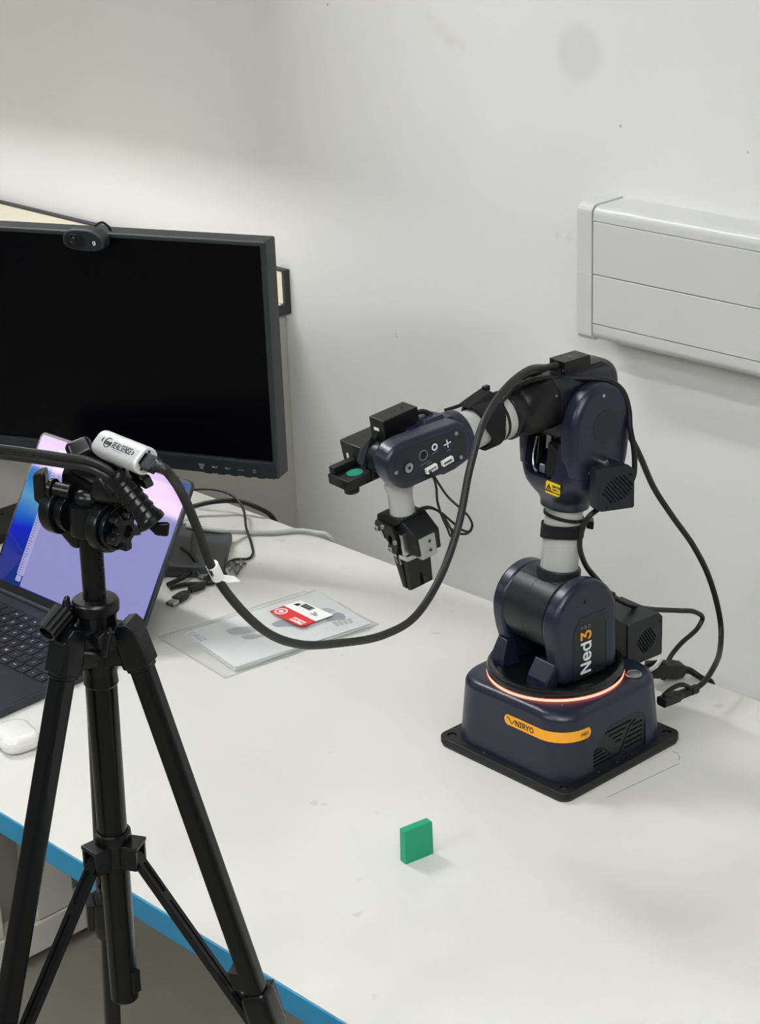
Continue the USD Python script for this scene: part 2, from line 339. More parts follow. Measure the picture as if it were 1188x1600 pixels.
# the body's front is open where the two covers sit
inner = span((.001, -.0665, .0235), (LEN+.1, -.060, h-.0195), 0)
part('body', sub(bext(pr, .001, LEN, 0, AX), inner), 'trunking', t, 'rounded top and bottom lips of the trunking body')
zm = .0935
part('cover_panel', span((.0012, -.0655, .0245), (LEN, -.0602, zm-.0006), .0008), 'trunking', t, 'lower flat cover')
part('cover_panel', span((.0012, -.0655, zm+.0006), (LEN, -.0602, h-.0205), .0008), 'trunking', t, 'upper flat cover')
part('end_cap', bext(trunk_prof(.0022), -.026, .0, .0012, AX), 'trunking', t, 'narrow end cap', smooth=18)
part('joint_line', span((-.0262, -.0676, zm-.0004), (-.0002, -.0670, zm+.0004), 0), 'white_print', t, 'moulded line across the end cap')

# ------------------------------------------------------------------ low cabinet beside the table (white, dark edge trim)
CZ = .931
t = thing('low_cabinet', 'white low cabinet with dark edge trim and a cream upstand behind the monitor', 'cabinet', (XP, YW, 0))
W, D = 1.6, .98
part('side_panel', span((-.018, -D, .0), (0, -.001, CZ-.0165), .0006), 'cab_side', t, 'grey white side panel facing the table')
part('side_panel', span((-W, -D, .0), (-W+.018, -.001, CZ-.0165), .0006), 'cab_side', t)
part('door', span((-W+.02, -D-.019, .06), (-W/2-.001, -D-.001, CZ-.02), .001), 'cab_side', t)
part('door', span((-W/2+.001, -D-.019, .06), (-.001, -D-.001, CZ-.02), .001), 'cab_side', t)
part('back_panel', span((-W+.019, -.02, .05), (-.019, -.012, CZ-.017), 0), 'cab_side', t)
part('top_panel', span((-W, -.99, CZ-.016), (.008, -.0125, CZ), .0005), 'cream', t, 'cream top')
part('edge_trim', span((.0082, -.99, CZ-.0165), (.0150, -.0005, CZ+.0008), .0006), 'dark_trim', t, 'dark trim along the end of the top')
part('upstand', span((-W, -.0115, CZ+.0003), (.008, -.0005, CZ+.055), .0004), 'cream', t, 'cream upstand against the wall')
part('edge_trim', span((-W, -.0125, CZ+.0552), (.0150, -.0003, CZ+.0585), .0005), 'dark_trim', t, 'dark trim on the top of the upstand')
part('edge_trim', span((.0082, -.0122, CZ+.001), (.0148, -.0003, CZ+.0551), .0005), 'dark_trim', t, 'dark trim on the end of the upstand')

# ------------------------------------------------------------------ table
TT = .74; TYF, TYB, TXL, TXR = -.531, .2205, XP+.003, .95
t = thing('work_table', 'white laminate work table with a blue front edge carrying the robot', 'table', (0, 0, 0))
part('table_top', span((TXL, TYF, TT-.027), (TXR, TYB, TT), .0012), 'laminate', t, 'white laminate top')
part('edge_band', span((TXL, TYF-.0025, TT-.0272), (TXR, TYF-.0002, TT-.0006), .0008), 'edge_blue', t, 'blue front edge band')
part('cross_rail', span((TXL+.03, -.40, TT-.078), (TXR-.02, -.36, TT-.0275), .003), 'frame_grey', t)
part('cross_rail', span((TXL+.03, .08, TT-.078), (TXR-.02, .12, TT-.0275), .003), 'frame_grey', t)
for xx in (-1.03, -.45+1.3):
    part('foot_beam', span((xx-.022, -.46, .02), (xx+.022, .20, .075), .004), 'frame_grey', t)
    for yy, hw_ in ((-.175, .022), (-.055, .036)):
        part('leg', span((xx-.02, yy-hw_, .0755), (xx+.02, yy+hw_, TT-.0275), .004), 'frame_grey', t)
    for yy in (-.43, .17):
        part('levelling_foot', cyl((xx, yy, 0), (xx, yy, .02), .022), 'black', t)
for q in ([(948, 1247), (985, 1229), (1030, 1208), (1062, 1193)], [(1051, 1174), (1059, 1177), (1063, 1183), (1061, 1188)]):
    part('pencil_line', mv(stroke([onz(*p, TT)[:2] for p in q], .0006, .00015), (0, 0, TT+.0001)), 'grey_print', t, 'faint pencil line on the table')
part('modesty_rail', span((-1.0, .165, .30), (TXR-.1, .185, .34), .003), 'frame_grey', t)
# ------------------------------------------------------------------ monitor: x = width to the right, y = into the screen, z = up
MA = np.radians(25.0); mx = np.array([math.cos(MA), math.sin(MA), 0]); my = np.array([-mx[1], mx[0], 0]); ez = np.array([0, 0, 1.])
mBR = onD(436, 750, 2.60); mTR = onD(415, 381, 2.482)
MW, MH = .535, mTR[2]-mBR[2]+.003
MO = mBR - MW*mx                                   # bottom left front corner
AM = basis(MO, mx, my, ez)
t = thing('monitor', 'black widescreen monitor standing behind the laptop with its screen off', 'monitor', AM)
T_ = .034
rim = sub(span((0, 0, 0), (MW, T_, MH), .003), span((.007, -.01, .024), (MW-.007, .006, MH-.006), 0))
part('housing', rim, 'bezel', t)
part('screen', span((.0072, .003, .0242), (MW-.0072, .0058, MH-.0062), 0), 'monitor_glass', t, 'dark switched-off screen')
part('lower_bezel', span((.001, -.0022, .001), (MW-.0045, -.0002, .0212), .0008), 'bezel_dark', t, 'dark bezel below the screen')
part('bezel_lip', span((.006, -.0028, .0214), (MW-.0055, -.0002, .0236), .0006), 'bezel', t)
for k in range(5):
    xb = MW - .106 + .0195*k
    part('button', span((xb-.0055, .004, -.0030), (xb+.0055, .014, -.0003), .0012), 'bezel_dark', t)
    I = basis((xb-.006, -.00235, .0095), (1, 0, 0), (0, 0, 1), (0, -1, 0))
    if k == 0: ic = join([stroke([(-.0045+.0008*q, .003-.002*q), (.0045-.0008*q, .003-.002*q)], .0011) for q in range(4)])
    elif k == 4: ic = join(annulus(.0016, .0023), mv(stroke([(0, .001), (0, .0036)], .0008), (0, 0, .0001)))
    elif k == 3: ic = ctext('MENU', .0022)
    else: ic = join(stroke([(-.004, .0005), (.001, .0005)], .0022), stroke([(.002, -.001), (.004, .002)], .0009))
    part('button_icon', xf(ic, I), 'grey_print', t, smooth=False)
nb = np.array([MW/2, .09, 0])
part('neck', rhull([(MW/2-.03, T_+.012, -.05), (MW/2+.03, T_+.012, -.05), (MW/2-.03, T_+.012, MH*.55), (MW/2+.03, T_+.012, MH*.55), (MW/2-.03, T_+.045, TT-MO[2]+.02), (MW/2+.03, T_+.045, TT-MO[2]+.02), (MW/2-.03, T_+.03, MH*.5), (MW/2+.03, T_+.03, MH*.5)], .004), 'bezel', t)
part('back_cover', rhull([(.10, T_, .05), (MW-.10, T_, .05), (.10, T_, MH-.06), (MW-.10, T_, MH-.06), (.17, T_+.02, .09), (MW-.17, T_+.02, .09), (.17, T_+.02, MH-.11), (MW-.17, T_+.02, MH-.11)], .003), 'bezel', t)
bz = TT-MO[2]
b1 = local(AM, onz(362, 828, TT+.018)); b2 = local(AM, onz(349, 887, TT+.012))
bx1, by1, by0 = b1[0]+.004, b1[1]+.002, b2[1]-.012
bpoly = [local(AM, onz(*p, TT+.018))[:2] for p in ((362, 828), (348, 886), (222, 882), (222, 806))]
part('base', bext(bpoly, bz, bz+.018, .003), 'stand_grey', t, 'flat dark grey stand base')
# webcam clipped to the monitor's top edge
wc = onplane(140, 370, MO, my)
AW = basis(wc-.012*my+.002*mx, unit(mx-.03*ez), my, ez)
t = thing('webcam', 'small dark grey webcam clipped on the top edge of the monitor', 'webcam', AW)
Fd = basis((0, 0, 0), (1, 0, 0), (0, 0, 1), (0, -1, 0))
oval = np.array([(.0305*math.copysign(abs(math.cos(a))**.75, math.cos(a)), .0148*math.copysign(abs(math.sin(a))**.8, math.sin(a))-.001*math.cos(2*a)) for a in np.linspace(0, 2*np.pi, 40, endpoint=False)])
part('body', bext(oval, -.011, .011, .004, Fd), 'bezel', t)
part('front_face', bext(oval*.9, .0111, .0125, .0006, Fd), 'charcoal', t)
part('lens_panel', bext(rsq(.0135, .0088, .0075, 8, (-.0095, .0)), .0126, .0133, .0003, Fd), 'black_gloss', t, 'glossy lens panel')
part('lens', xf(lathe([(0, 0), (.0042, 0), (.0046, .0006), (.0036, .0010), (.0026, .0004), (0, .0009)], 24), Fd @ basis((-.0125, .0006, .0134), (1, 0, 0), (0, 1, 0), (0, 0, 1))), 'black_gloss', t)
g = join(annulus(.0013, .0023, n=20), stroke([(.0019, .0018), (.0019, -.0022), (-.0012, -.0034)], .0009), stroke([(.0003, 0), (.002, 0)], .0009))
part('logo', xf(g, Fd @ basis((.0175, -.0006, .0126), (1, .1, 0), (-.1, 1, 0), (0, 0, 1))), 'white_print', t, smooth=False)
part('mouth_slot', xf(stroke([(-.004+.0022*q, -.0112-.0006*math.sin(q*.4)) for q in range(8)], .0011), Fd @ basis((0, 0, .0126), (1, 0, 0), (0, 1, 0), (0, 0, 1))), 'bezel_dark', t)
part('clip', join(span((-.004, .013, -.005), (.024, .050, .001), .002), span((.002, .047, -.03), (.022, .052, -.002), .001)), 'bezel', t)
part('cord', tube([(.006, .010, .012), (.010, .014, .0175), (.016, .018, .019), (.021, .022, .014), (.022, .03, .004), (.022, .05, .003), (.02, .06, -.04), (.01, .06, -.12)], .0016, 8), 'cable_black', t)

# ------------------------------------------------------------------ laptop: x to the right, y towards the hinge, z up
la = np.radians(2.0); lx = np.array([math.cos(la), math.sin(la), 0]); ly = np.array([-lx[1], lx[0], 0])
hR = onz(213, 1012, TT+.015)
LW, LD = .3125, .2212
AL = basis(hR - LW*lx + ez*(TT-hR[2]), lx, ly, ez)            # origin under the left end of the hinge
t = thing('laptop', 'open dark laptop with a lavender window on its screen beside the tripod', 'laptop', AL)
deck = .0112
part('base', bext(rsq(LW/2, LD/2, .012, 8, (LW/2, -LD/2)), .0012, deck, .0022), 'laptop_body', t)
kb = (LW/2-.138, LW/2+.138, -.022-.112, -.022)
part('keyboard_well', span((kb[0], kb[2], deck+.00005), (kb[1], kb[3], deck+.0004), 0), 'laptop_deck', t)
part('keyboard_rim', join(span((kb[0]-.001, kb[3], deck), (kb[1]+.001, kb[3]+.0012, deck+.0009), 0)), 'laptop_body', t)
part('palm_rest', span((.004, -LD+.006, deck+.00005), (LW-.004, kb[2]-.001, deck+.0003), 0), 'laptop_deck', t, 'dark palm rest')
part('trackpad', span((LW/2-.066, -LD+.010, deck+.0004), (LW/2+.066, kb[2]-.006, deck+.0008), .0002), 'laptop_deck', t)
rows = [(['esc']+['F%d' % k for k in range(1, 13)]+['o'], [1]*14), (list('`1234567890-=')+['del'], [1]*13+[1.5]), (['tab']+list('QWERTYUIOP[]')+['\\'], [1.5]+[1]*13),
        (['caps']+list("ASDFGHJKL;'")+['return'], [1.75]+[1]*11+[1.75]), (['shift']+list('ZXCVBNM,./')+['shift'], [2.25]+[1]*10+[2.25]), (['fn', 'ctrl', 'opt', 'cmd', '', 'cmd', 'opt', '<', '^', '>'], [1, 1, 1, 1.25, 5, 1.25, 1, 1, 1, 1])]
pit = .0186; yk = kb[3]-.0025
for names, ws in rows:
    tot = sum(ws); px = (kb[1]-kb[0]-.004)/tot; x = kb[0]+.002; hh = .0165
    for s, w in zip(names, ws):
        k = part('key', span((x+.001, yk-hh, deck+.0005), (x+w*px-.001, yk, deck+.0016), .0004), 'key_black', t)
        if s and x > .08:
            part('legend', mv(ctext(s, .0042 if len(s) == 1 else .0026, .00012), (x+w*px/2, yk-hh/2, deck+.00162)), 'key_legend', k, smooth=False)
        x += w*px
    yk -= pit*.985
# lid
ltilt = np.radians(31.0); SL = .2205
sy, sz = np.array([0, math.sin(ltilt), math.cos(ltilt)]), np.array([0, -math.cos(ltilt), math.sin(ltilt)])
BL = basis((0, .001, deck+.003), (1, 0, 0), sy, sz)
lid = part('lid', bext(rsq(LW/2, SL/2, .010, 8, (LW/2, SL/2)), -.0048, .0, .001, BL), 'laptop_body', t)
part('screen_frame', bext(rsq(LW/2-.001, SL/2-.001, .009, 8, (LW/2, SL/2)), .0001, .0006, .0, BL), 'screen_frame', t, 'black screen border')
part('hinge', cyl((.02, .001, deck+.0005), (LW-.02, .001, deck+.0005), .0042), 'laptop_body', t)
x0, x1, y0, y1 = .0045, LW-.0045, .012, SL-.0045
def scr(poly, z, look, name, par, label=None): return part(name, bext(poly, z, z+.0001, 0, BL), look, par, label, smooth=False)
R2 = lambda a, b, c, d, r=.003: rsq((c-a)/2, (d-b)/2, r, 5, ((a+c)/2, (b+d)/2))
# display in its own little frame so that the wallpaper's colours run along it
disp = UsdGeom.Xform.Define(stage, numbered(str(t.GetPath())+'/display')); disp.AddTransformOp().Set(Gf.Matrix4d(*(BL @ basis((0, 0, .0007), (1, 0, 0), (0, 1, 0), (0, 0, 1))).T.ravel().tolist()))
disp = disp.GetPrim()
part('wallpaper', bext(R2(x0, y0, x1, y1, .005), 0, .0001, 0), 'scr_wall', disp, 'blue wallpaper', smooth=False)
part('window', bext(R2(.062, .0132, x1-.0005, y1-.009, .003), .00012, .00018, 0), 'scr_window', disp, 'lavender window', smooth=False)
part('side_bar', bext(R2(.048, .027, .0625, y1-.012, .003), .00020, .00026, 0), 'scr_side', disp, smooth=False)
part('side_bar', bext(R2(.049, .0185, .060, .0265, .002), .00020, .00026, 0), 'scr_side', disp, smooth=False)
part('title_bar', bext(R2(.0628, y1-.030, x1-.0008, y1-.0095, .002), .00020, .00026, 0), 'scr_bar', disp, smooth=False)
part('menu_bar', bext(R2(x0+.004, y1-.0075, x1-.004, y1-.0005, .001), .00020, .00026, 0), 'scr_blue', disp, smooth=False)
part('side_text', join([mv(bext(R2(0, 0, .0045+.004*((q*7) % 5)/5, .0011, .0003), 0, .00005, 0), (.0495, .030+.0037*q, .00028)) for q in range(42)]), 'scr_text', disp, smooth=False, kind='stuff')

# ------------------------------------------------------------------ earbud case on the table in front of the laptop
ec = onz(26, 1163, TT)
t = thing('earbud_case', 'glossy white earbud case lying flat beside the laptop', 'earbud case', basis(ec, unit(lx*.97-.25*ly), unit(.25*lx+.97*ly), ez))
def case_ring(h, z): return np.c_[rsq(.0302-h, .0232-h, .0165-h*.6, 10), np.full(40, z)]
cr = [(.0105, 0), (.005, .0008), (.0018, .0035), (.0003, .0075), (0, .0105)]
part('body', loft([case_ring(*q) for q in cr]), 'earbud_white', t)
part('lid', loft([case_ring(h, z) for h, z in ((.0001, .0108), (.0006, .0140), (.0022, .0175), (.0055, .0200), (.0105, .0212))]), 'earbud_white', t)
part('charge_port', box((-.006, -.0230, .0065), (.0068, .0012, .0022), .0005), 'dark_print', t, 'dark charging port')

# ------------------------------------------------------------------ green plastic block
b0, b1 = onz(634.5, 1351.5, TT), onz(678, 1334, TT); gy = unit(b1-b0); gx = np.array([gy[1], -gy[0], 0]); GW = np.linalg.norm(b1-b0)
gt = .0105
t = thing('plastic_block', 'green square plastic block standing on edge on the white table', 'block', basis(b0, gy, -gx, ez))
blk = rhull([(.001, .001, .001), (GW-.001, .001, .001), (.001, gt-.001, .001), (GW-.001, gt-.001, .001), (.0016, .001, .0372), (GW-.0012, .001, .0372), (.0016, gt-.001, .0372), (GW-.0012, gt-.001, .0372)], .001)
part('body', blk, 'green_block', t)
part('moulding_flash', tube([(.002+q*(GW-.005)/9, .0012+.0003*math.sin(q*2.1), .03815+.0001*math.cos(q*3)) for q in range(10)], .0004, 6), 'green_block', t, 'thin raised flash along the top edge')

# ------------------------------------------------------------------ booklet in a clear bag
k1, k2, k3, k4 = [onz(*p, TT+.006)[:2] for p in ((368, 1044), (580, 975), (482, 929), (281, 992))]
bo = np.array([*k1, TT]); bx = unit(np.append(k2-k1, 0)); by = np.cross(ez, bx); BW, BH = np.linalg.norm(k2-k1), abs(np.dot(np.append(k4-k1, 0), by))
AB = basis(bo, bx, by, ez)
t = thing('booklet', 'stack of white printed leaflets lying inside the clear plastic bag', 'booklet', AB)
for k in range(4):
    dx, dy = (0, -.001, .0006, -.0004)[k], (0, .0005, -.0008, .0002)[k]
    part('leaf', span((dx, dy, .0006+.0019*k), (BW+dx, BH+dy, .0006+.0019*k+.0010), .0001), 'paper', t)
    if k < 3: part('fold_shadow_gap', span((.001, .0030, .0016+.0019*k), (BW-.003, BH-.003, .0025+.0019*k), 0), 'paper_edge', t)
zt = .0006+.0019*3+.0010+.0001
def bl(px, py, z=None): return local(AB, onz(px, py, TT+zt))[:2]
def flat(pts, z, look, name, label=None, th=.0002): return part(name, bext([bl(*p) for p in pts], z, z+th, 0), look, t, label, smooth=False)
def sm(pts, n=5): 
    P = spline([*pts, pts[0]], n)[:-1]; return [tuple(q) for q in P]
flat(sm([(353, 985), (366, 981), (385, 979), (402, 979), (411, 983), (398, 987), (380, 991), (360, 991)]), zt, 'paper_print', 'printed_figure')
flat(sm([(376, 994), (398, 991), (414, 993), (398, 998), (382, 998)]), zt, 'paper_print', 'printed_figure')
flat(sm([(424, 975), (442, 968), (462, 972), (470, 978), (446, 979), (430, 979)]), zt, 'paper_print_dark', 'printed_figure')
flat(sm([(512, 964), (526, 957), (538, 961), (540, 966), (526, 969), (510, 970)]), zt, 'paper_print_dark', 'printed_figure', 'blue grey printed drawing')
for k in range(4): flat([(518+8*k, 972-1.5*k), (524+8*k, 970-1.5*k), (531+7*k, 977-1.5*k), (527+7*k, 979-1.5*k)], zt, 'paper_print', 'printed_figure')
flat(sm([(497, 953), (512, 950), (524, 955), (510, 958)]), zt, 'paper_print', 'printed_figure')
o = bl(293, 990); ang = math.atan2(*(np.array(bl(318, 1004))-o)[::-1])
for ch in (('CAGI', .009),):
    m = text(ch[0], ch[1], .0002); A = np.eye(4); c, s = math.cos(ang), math.sin(ang); A[:2, :2] = [[c, -s], [s, c]]; A[:3, 3] = [*o, zt]
    part('heading', xf(m, A), 'paper_print_dark', t, 'printed heading', smooth=False)
# the bag
c4 = [np.append(onz(*p, TT)[:2], 0) for p in ((352, 1060), (592, 976), (476, 924), (247, 996))]
t = thing('plastic_bag', 'flat clear plastic bag with a red and white sticker lying on the table', 'bag', (0, 0, TT))
n1, n2 = 46, 34; vv = []; ff = []
for i in range(n1+1):
    for j in range(n2+1):
        a, b = i/n1, j/n2; p = (1-a)*(1-b)*c4[0]+a*(1-b)*c4[1]+a*b*c4[2]+(1-a)*b*c4[3]
        q = local(AB, np.array([p[0], p[1], TT])); e = max(0-q[0], q[0]-BW, 0-q[1], q[1]-BH)
        lift = .0086*np.clip(1-e/.006, 0, 1); fr = np.clip(e/.02, 0, 1)
        wr = meshkit.fbm(np.array([p[0]*55, p[1]*55, .3]), 3, 4); edge = min(a, 1-a, b, 1-b)
        vv.append((p[0], p[1], .0011+lift+max(0, wr-.35)*.006*(1-.4*fr)*(edge > 0)))
for i in range(n1):
    for j in range(n2): a = i*(n2+1)+j; ff += [[a, a+n2+1, a+n2+2], [a, a+n2+2, a+1]]
V0 = np.array(vv); bot = V0.copy(); bot[:, 2] = .0003
bagtop = tm(V0, ff)
part('film', bagtop, 'poly_film', t, 'crinkled clear film', smooth=True)
rimp = [c4[0], c4[1], c4[2], c4[3], c4[0]]
part('sealed_edge', join([stroke([rimp[k][:2], rimp[k+1][:2]], .0022, .0008) for k in range(4)]), 'poly_film', t)
def bagz(x, y): return float(V0[np.argmin((V0[:, 0]-x)**2+(V0[:, 1]-y)**2), 2])
ZL = .0127
def lab(pts, z, look, name, th=.00025, par=None): return part(name, bext([onz(*p, TT+ZL)[:2] for p in pts], z, z+th, 0), look, par or t, smooth=False)
r_ = lab([(421, 955.5), (443.5, 946.5), (493.5, 971), (474.5, 978.5), (466, 978)], ZL, 'red_label', 'sticker')
keys(r_, label='red half of the sticker'); w_ = lab([(443.5, 946.5), (470, 938.5), (521, 961), (493.5, 971)], ZL, 'label_white', 'sticker'); keys(w_, label='white half of the sticker')
oc = onz(440, 956.5, TT+ZL); ux = unit(onz(470, 971, TT+ZL)-oc); uy = np.cross(ez, ux)
LB = lambda px, py, z: basis(np.append(onz(px, py, TT+ZL)[:2], z), ux, uy, ez)
part('round_logo', xf(join(annulus(.0078, .0090), annulus(.0062, .0068), lathe([(0, 0), (.0036, 0), (.0036, .0002), (0, .0002)], 20)), LB(439.5, 955.5, ZL+.0003)), 'label_white', r_, smooth=False)
part('patch', xf(bext(rsq(.0125, .0048, .001, 3), 0, .0002, 0), LB(465.5, 970.5, ZL+.0003)), 'label_white', r_, smooth=False)
part('lettering', xf(ctext('CDI4 PSC', .0046, .0002, True), LB(465.5, 970.5, ZL+.0006)), 'red_label', r_, smooth=False)
part('bar_code', xf(join([mv(bext(R2(0, 0, .0007+.0006*((k*5) % 3), .010, .0001), 0, .0002, 0), (.0018*k-.010, -.005, 0)) for k in range(11)]), LB(480.5, 949, ZL+.0003)), 'dark_print', w_, smooth=False)
part('small_print', xf(join([mv(bext(R2(0, 0, .006+.003*(k % 3), .0012, .0002), 0, .0002, 0), (-.004+.002*(k % 2), -.004-.0028*k, 0)) for k in range(3)]), LB(497, 957, ZL+.0003)), 'dark_print', w_, smooth=False)
part('small_print', xf(join([stroke([(-.003+.002*k, -.004), (-.001+.002*k, .004), (.0005+.002*k, -.003)], .0007, .0002) for k in range(3)]), LB(465, 944.5, ZL+.0003)), 'dark_print', w_, smooth=False)

# ------------------------------------------------------------------ cables and bits on the table
def cable(name, label, pts, r, look='cable_black', n=10, cat='cable'):
    pts = [np.asarray(p, float) for p in pts]; o = pts[0]
    t = thing(name, label, cat, o); part('cord', tube([p-o for p in pts], r, n), look, t); return t, o
tz = lambda px, py, dz=.0: onz(px, py, TT+dz)
cable('power_cable', 'thick black cable arching behind the laptop and over the back edge of the table', [tz(255, 812, .012), tz(300, 792, .016), tz(335, 784, .022), tz(372, 783, .022), (tz(402, 793, .016)), ony(424, 806, TYB+.006), ony(436, 820, TYB+.014)+np.array([0, 0, -.012]), ony(440, 826, TYB+.016)+np.array([0, 0, -.1])], .0036)
cable('grey_cable', 'pale grey cable running across the table and over its back edge', [tz(292, 822, .021), tz(315, 826, .022), tz(350, 830, .021), tz(385, 832, .006), tz(430, 832, .0045), tz(470, 829, .0045), tz(493, 832, .006), ony(512, 840, TYB+.004)+np.array([0, 0, .004]), ony(524, 850, TYB+.010)+np.array([0, 0, -.004]), ony(530, 860, TYB+.012)+np.array([0, 0, -.1])], .0034, 'cable_grey')
cable('thin_cable', 'thin black cable hooking down the table to a crumpled clear tie', [tz(296, 766, .03), tz(318, 764, .034), tz(345, 767, .034), tz(368, 778, .03), tz(380, 795, .022), tz(385, 825, .012), tz(393, 850, .0035), tz(395, 866, .003), tz(388, 873, .003), tz(368, 874, .003), tz(355, 880, .003), tz(345, 889, .004), tz(340, 896, .004)], .0019)
cable('coiled_cable', 'short black cable lying behind the laptop edge ending under the white tag', [tz(302, 828, .021), tz(301, 850, .021), tz(302, 870, .02), tz(306, 890, .012), tz(318, 902, .006), tz(330, 906, .006)], .0021)
cable('flat_cable', 'loose black cable bundle lying between the laptop and the white tag', [tz(262, 914, .004), tz(285, 903, .006), tz(303, 893, .008), tz(316, 898, .006), tz(335, 902, .006), tz(350, 898, .006)], .0034)
cable('looped_cable', 'black cable strand bending towards the laptop in front of the stand base', [tz(265, 918, .004), tz(290, 913, .004), tz(318, 912, .004), tz(338, 908, .005), tz(352, 896, .006)], .0030)
p0, p1 = tz(284, 856, .03), tz(317, 893, .008)
cable('usb_extension', 'black usb extension lead with a metal socket end beside the white tag', [p0, tz(298, 866, .026), tz(308, 880, .016), p1], .0034)
t = keys(stage.GetPrimAtPath('/World/usb_extension'))
sk = part('socket', mv(box((0, 0, 0), (.0125, .012, .006), .0006), tz(319, 899, .007)-p0), 'steel', t, 'metal socket end')
# usb lead with its plug
pl0, pl1 = tz(266, 943, .005), tz(300, 921, .005); ud = unit(pl1-pl0); un = np.cross(ez, ud); AU = basis(pl0-ez*.0052, ud, un, ez)
t = thing('usb_lead', 'black usb lead with a bare metal plug lying beside the laptop', 'cable', AU)
part('plug_shell', sub(box((.006, 0, .0046), (.015, .0122, .0048), .0005), box((-.001, 0, .0046), (.012, .0108, .0036), 0), *[box((.005, s*.003, .0068), (.0025, .0022, .002), 0) for s in (-1, 1)]), 'steel', t, 'bare metal plug')
part('plug_tongue', box((.007, 0, .0038), (.011, .0100, .0014), .0002), 'white_plastic', t)
part('plug_body', loft([np.c_[np.full(24, x), rsq(a, b, min(a, b)*.6, 6)+[0, .0050]] for x, a, b in ((.0136, .0070, .0036), (.015, .0078, .0042), (.028, .0078, .0042), (.036, .0060, .0038), (.042, .0026, .0026))]), 'rubber', t)
q0 = local(AU, tz(310, 917, .006)); q1 = local(AU, tz(325, 909, .006))
part('cord', tube([(.041, 0, .005), q0, q1, q1+(q1-q0)*.6], .0020, 10), 'cable_black', t)
part('collar', cyl((.0455, .0, .0068), q0+(q0-np.array([.0455, 0, .0068]))*.55, .0052), 'rubber', t)
# crumpled clear cable tie
tp = tz(368, 889, 0); t = thing('crumpled_wrap', 'crumpled scrap of clear grey wrap at the end of the thin black cable', 'plastic wrap', tp)
g = np.array([(tz(*p)-tp)[:2] for p in ((352, 886), (366, 880), (386, 885), (381, 893), (371, 904), (357, 899))]); vv, ff = [], []
for i in range(15):
    for j in range(15):
        a, b = i/14, j/14; p = (1-a)*(1-b)*g[0]+a*(1-b)*g[2]+a*b*g[4]+(1-a)*b*g[5]; w = meshkit.fbm(np.array([p[0]*170, p[1]*170, 1.7]), 2, 9)
        vv.append((p[0], p[1], .001+.026*max(0, w-.25)))
for i in range(14):
    for j in range(14): a = i*15+j; ff += [[a, a+1, a+16], [a, a+16, a+15]]
part('film', tm(vv, ff), 'tie_film', t, smooth=False)
part('fold', join([tube([(*((1-s)*g[k % 6]+s*g[(k+2+k % 2) % 6]), .004+.006*math.sin(3.1*s)) for s in np.linspace(0.05, .95, 6)], .0006, 5, 2) for k in range(9)]), 'charcoal', t, 'dark creases', kind='stuff')
# black dock at the far left
dk = [onz(*p, TT+.014) for p in ((-40, 806), (36, 783), (60, 803), (-40, 872))]
a0, a1 = onz(0, 795, TT+.014), onz(0, 848, TT)
t = thing('black_dock', 'flat black device with two holes lying at the far left behind the laptop', 'dock', (a0[0], a0[1], TT))
sp_ = sub(span((-.003, -.30, .0005), (a1[0]-a0[0]+.008, .035, .014), .0025), *[cyl((.02+.018*k, -.010-.02*k, .008), (.02+.018*k, -.010-.02*k, .02), .0032, n=16) for k in range(2)])
part('body', sp_, 'black_matt', t)
part('hole_floor', join(*[cyl((.02+.018*k, -.010-.02*k, .0079), (.02+.018*k, -.010-.02*k, .0084), .0030, n=16, bev=0.0001) for k in range(2)]), 'dark_void', t)
# ------------------------------------------------------------------ tripod (frame: i, j across, k along its leaning column; origin at the leg hub)
TO = np.array([.12479, -.70129, 1.13]); tl_ = .0224894
rh = cR.copy(); rh[2] = 0; rh /= np.linalg.norm(rh); fh = np.array([-rh[1], rh[0], 0])
tk = unit(np.array([0, 0, 1.]) + math.tan(tl_)*rh); ti = unit(np.cross([0, 1, 0], tk)); tj = np.cross(tk, ti)
AT = basis(TO, ti, tj, tk); IT = np.linalg.inv(AT)
def tp_(p): return (IT @ np.append(p, 1))[:3]
def hp(px, py, b=0.): return tp_(onplane(px, py, TO + b*fh, fh))          # a point at offset b behind the column's vertical plane
dl = lambda v: IT[:3, :3] @ np.asarray(v, float)
RH, FH, K = dl(rh), dl(fh), np.array([0, 0, 1.])
t = tripod = thing('tripod', 'black camera tripod standing on the floor in front of the table', 'tripod', AT)
Z_ = lambda r, h: (r, h)
part('centre_column', lathe([(0, -.312), (.0105, -.312), (.0118, -.3105), (.0119, -.29), (.0121, -.2), (.0126, -.05), (.0127, .0), (0, .0)], 40), 'tripod_tube', t)
part('column_clip', mv(box((0, 0, 0), (.004, .009, .022), .0012), np.array([0, 0, -.292])+.0122*unit(RH-.5*FH)), 'tripod_black', t)
part('column_collar', lathe([(.0127, -.012), (.0140, -.010), (.0134, -.002), (.0140, .002), (.0152, .008), (.0146, .010), (.0120, .010), (.0120, -.012), (.0127, -.012)], 40), 'tripod_black', t)
part('mast', lathe([(0, .03), (.0092, .03), (.0092, .124), (0, .124)], 32), 'tripod_tube', t)
rack_dir = unit(RH*.8-.6*FH); rs = np.cross(K, rack_dir)
part('rack_teeth', join([rhull([rack_dir*.0086+rs*.0022*s+K*h for s in (-1, 1) for h in (.062+.0021*q, .0632+.0021*q)]+[rack_dir*.0103+rs*.002*s+K*(.0626+.0021*q) for s in (-1, 1)], 0) for q in range(28)]), 'tripod_black', t, 'fine rack teeth down the mast', kind='stuff')
part('hub_cap', lathe([(0, .0525), (.0176, .0525), (.0188, .0535), (.0190, .0598), (.0182, .0620), (.0168, .0632), (.0095, .0638), (0, .0638)], 44), 'tripod_black', t)
